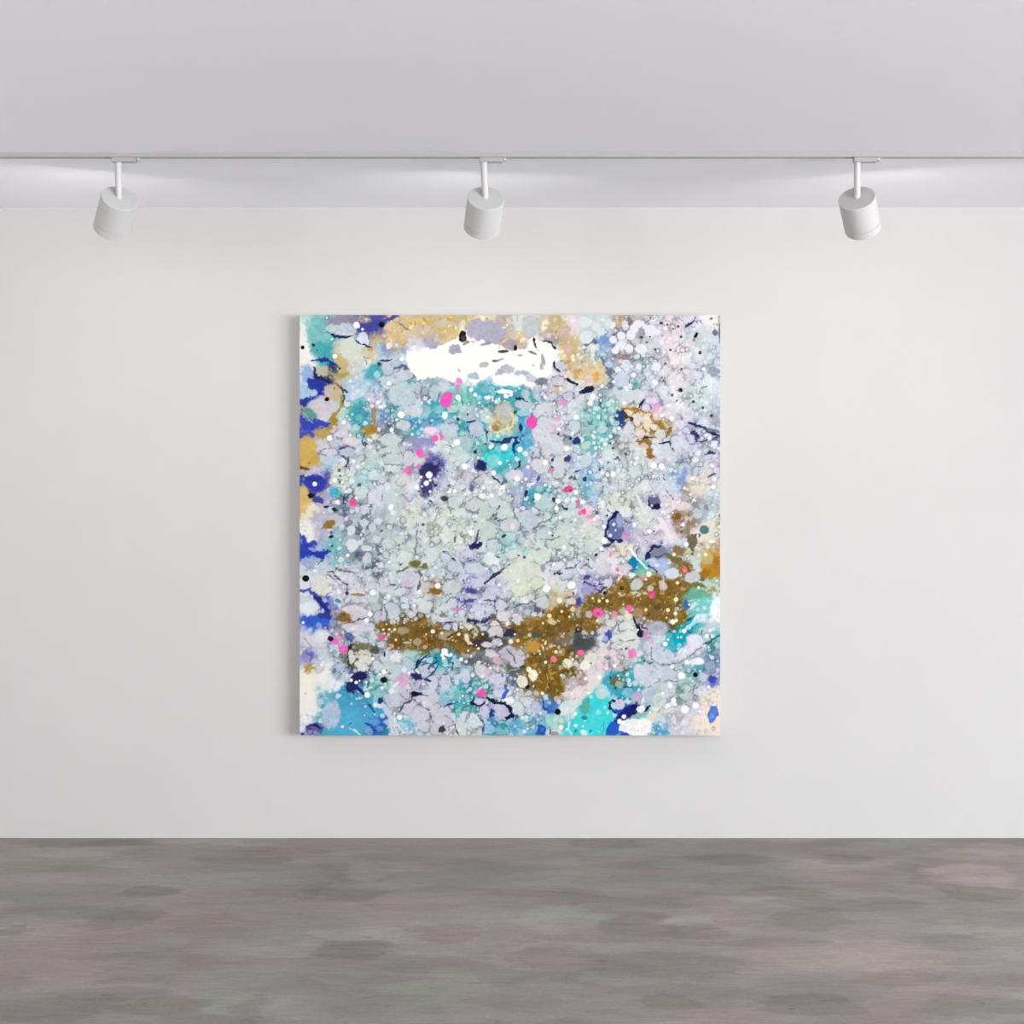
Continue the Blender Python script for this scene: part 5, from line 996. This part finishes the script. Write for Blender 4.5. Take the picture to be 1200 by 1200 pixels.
        ('b', 430, 985, 90, 50, (22, 32, 108), -.6, .35), ('v', 26, (14, 18, 70), [(610, 945), (545, 990), (450, 1010)]), ('b', 305, 1120, 108, 52, (36, 86, 192), -.75, .25), ('b', 350, 1045, 56, 34, (24, 42, 128), -.7, .5), ('b', 460, 950, 30, 26, (14, 16, 90), 0, .4), ('v', 17, (22, 34, 70), [(295, 882), (255, 910), (258, 955), (305, 980)]), ('b', 490, 1030, 90, 24, (140, 190, 190), -.4, .6),
        ('b', 480, 1130, 132, 72, 'W', 0, .08), ('b', 540, 1090, 60, 40, 'W', 0, .1), ('d', (215, 212, 216), [(430, 1145, 9), (490, 1155, 8), (465, 1150, 5)]), ('b', 30, 1170, 34, 26, (226, 248, 246), .5, .4), ('b', 35, 1045, 30, 18, (40, 140, 140), .5, .6), ('b', 85, 1160, 15, 13, (40, 150, 150), 0, .5), ('v', 10, (60, 150, 150), [(195, 1090), (200, 1150), (185, 1195)]),
        ('b', 152, 146, 44, 46, (246, 96, 176), 0, .15), ('b', 150, 148, 14, 18, (214, 60, 140), 0, .5), ('b', 418, 110, 30, 32, (244, 100, 172), 0, .2), ('d', (240, 110, 160), [(8, 485, 24)]), ('b', 445, 490, 38, 38, (236, 132, 178), 0, .35), ('b', 290, 170, 22, 26, (228, 140, 176), 0, .5), ('b', 612, 5, 26, 16, (232, 90, 140), 0, .4), ('b', 605, 390, 20, 24, (228, 170, 206), 0, .6), ('d', (80, 70, 60), [(90, 578, 8)]), ('d', 'k', [(982, 677, 21)]), ('b', 1128, 725, 40, 42, (62, 78, 172), 0, .3), ('b', 1125, 735, 54, 50, (130, 135, 200), 0, .9), ('b', 1128, 722, 36, 36, (60, 76, 170), 0, .3), ('b', 905, 72, 36, 42, (74, 98, 164), 0, .5), ('b', 1135, 1012, 44, 76, (78, 118, 206), .25, .2), ('b', 1125, 1030, 18, 26, (120, 160, 226), 0, .6), ('b', 335, 762, 34, 30, (160, 196, 170), 0, .6), ('b', 30, 730, 34, 50, (186, 166, 168), .7, .6), ('b', 850, 810, 30, 30, (110, 150, 150), 0, .7), ('b', 945, 860, 20, 30, (200, 190, 196), 0, .7), ('b', 850, 1050, 34, 30, (180, 178, 186), 0, .8), ('b', 1000, 990, 50, 30, (214, 210, 226), 0, .7),
        ('d', 'W', [(372, 1035, 19), (335, 1075, 21), (370, 1085, 17), (750, 940, 20), (797, 896, 22), (812, 930, 14), (893, 972, 33), (985, 940, 27), (865, 682, 30), (725, 412, 20), (887, 302, 18), (1080, 345, 16), (1015, 560, 30), (912, 568, 20), (165, 698, 20), (70, 830, 14), (292, 600, 16), (812, 153, 16), (790, 225, 22), (820, 212, 15), (1110, 297, 14), (1095, 780, 14), (1018, 988, 12), (785, 605, 18), (750, 375, 10), (735, 188, 8), (595, 998, 10), (45, 710, 16), (705, 835, 14), (1058, 425, 10), (930, 75, 10), (235, 998, 8)]), ('b', 765, 765, 22, 28, (248, 250, 250), -.3, .2), ('b', 515, 972, 34, 30, 'W', 0, .15), ('d', (250, 246, 200), [(817, 33, 19), (748, 122, 16)]), ('d', (226, 230, 236), [(785, 605, 9)]),
    ]),
]
for tx, ty, fs in FEAT:
    fx, fy = tile(tx, ty)
    for f in fs:
        k = f[0]
        if k == 'b':
            x, y, rx, ry, c, ang, soft = f[1:8]
            blob(fx(x), fy(y), rx * U, ry * U, c, ang, soft, 0.24 if soft > 0.3 else 0.16, 0.95, shade=0.03)
        elif k == 'c':
            x, y, rx, ry, c = f[1:6]
            blob(fx(x), fy(y), rx * U, ry * U, c, 0, 0.2, 0.24, 0.92, outline=f[6] if len(f) > 6 else RIM, ow=1.1 if len(f) > 6 else 0.7, shade=0.025)
        elif k == 'v':
            vein([(fx(a), fy(b)) for a, b in f[3]], f[1] * U, f[2], 0.95)
        elif k == 'g':
            gold(fx(f[1]), fy(f[2]), f[3] * U, f[4] * U, 0.9)
        elif k == 'o':
            ochre(fx(f[1]), fy(f[2]), f[3] * U, f[4] * U)
        elif k == 'd':
            for x, y, r in f[2]:
                blob(fx(x), fy(y), r * U, r * U, f[1], 0, 0.1, 0.06, 1.0, shade=0.0)
        elif k == 's':
            img[sub] = np.where(inside[..., None], C((251, 248, 243)) * (1 + 0.004 * n3[sub])[..., None], img[sub])
hair = smooth(0.045, 0.0, np.abs(n8 + 0.5 * m5)) * smooth(0.2, 0.7, kden)
img *= (1 - 0.09 * hair)[..., None]
img *= (1 + (0.022 * m3 + 0.018 * n5) * smooth(0.05, 0.5, kden) * smooth(252, 205, img.mean(-1)))[..., None]
np.clip(img, 4, 253, out=img)

# -------- the canvas on the wall
ILLUM = 1.60                                  # light that falls on the picture relative to a white of 1
CD = 0.065                                    # depth of the canvas
DF = CAM_D - CD
pc0, pc1 = at(351.2, 369.2, DF), at(844.0, 861.8, DF)
PX0, PX1, PZ1, PZ0 = pc0.x, pc1.x, pc0.z, pc1.z
pic = empty('abstract_painting', ((PX0 + PX1) / 2, 0, PZ0))
tag(pic, 'large square abstract painting of pale cells, turquoise, navy, gold and pink spatter', 'painting')
ox, oz = pic.location.x, pic.location.z

alb = (lin(img.reshape(-1, 3)) / ILLUM).astype(np.float32)
gx = np.linspace(PX0 - ox, PX1 - ox, N)
gz = np.linspace(PZ1 - oz, PZ0 - oz, N)
co = np.empty((N, N, 3), np.float32)
co[..., 0] = gx[None, :]
co[..., 1] = -CD
co[..., 2] = gz[:, None]
idx = np.arange(N * N).reshape(N, N)
quads = np.stack([idx[1:, :-1], idx[1:, 1:], idx[:-1, 1:], idx[:-1, :-1]], -1).reshape(-1, 4)
me = bpy.data.meshes.new('painted_canvas')
me.vertices.add(N * N)
me.vertices.foreach_set('co', co.ravel())
nf = len(quads)
me.loops.add(nf * 4)
me.loops.foreach_set('vertex_index', quads.ravel().astype(np.int32))
me.polygons.add(nf)
me.polygons.foreach_set('loop_start', np.arange(0, nf * 4, 4, dtype=np.int32))
me.update(calc_edges=True)
at_ = me.color_attributes.new('paint', 'FLOAT_COLOR', 'POINT')
at_.data.foreach_set('color', np.concatenate([alb, np.ones((N * N, 1), np.float32)], 1).ravel())
m, nt, b = material('poured_paint', (0.8, 0.8, 0.8), 0.5, 0.04)
an = nt.nodes.new('ShaderNodeVertexColor')
an.layer_name = 'paint'
nt.links.new(an.outputs['Color'], b.inputs['Base Color'])
me.materials.append(m)
front = bpy.data.objects.new('painted_canvas', me)
col.objects.link(front)
front.parent = pic
# white wrapped edges of the canvas
bm = bmesh.new()
w, h, t = (PX1 - PX0) / 2, PZ1 - PZ0, 0.004
for x0, x1, z0, z1 in ((-w, w, 0, t), (-w, w, h - t, h), (-w, -w + t, t, h - t), (w - t, w, t, h - t)):
    add_box(bm, x0, x1, -CD + 0.0003, -0.001, z0, z1)
link_mesh('canvas_edge', bm, M_side_canvas, pic)
bm = bmesh.new()
for x0, x1, z0, z1 in ((-w + t, w - t, t, t + .045), (-w + t, w - t, h - t - .045, h - t), (-w + t, -w + t + .045, t + .045, h - t - .045), (w - t - .045, w - t, t + .045, h - t - .045), (-0.02, 0.02, t + .045, h - t - .045)):
    add_box(bm, x0, x1, -CD + 0.004, -0.002, z0, z1)
link_mesh('stretcher_frame', bm, M_back, pic)
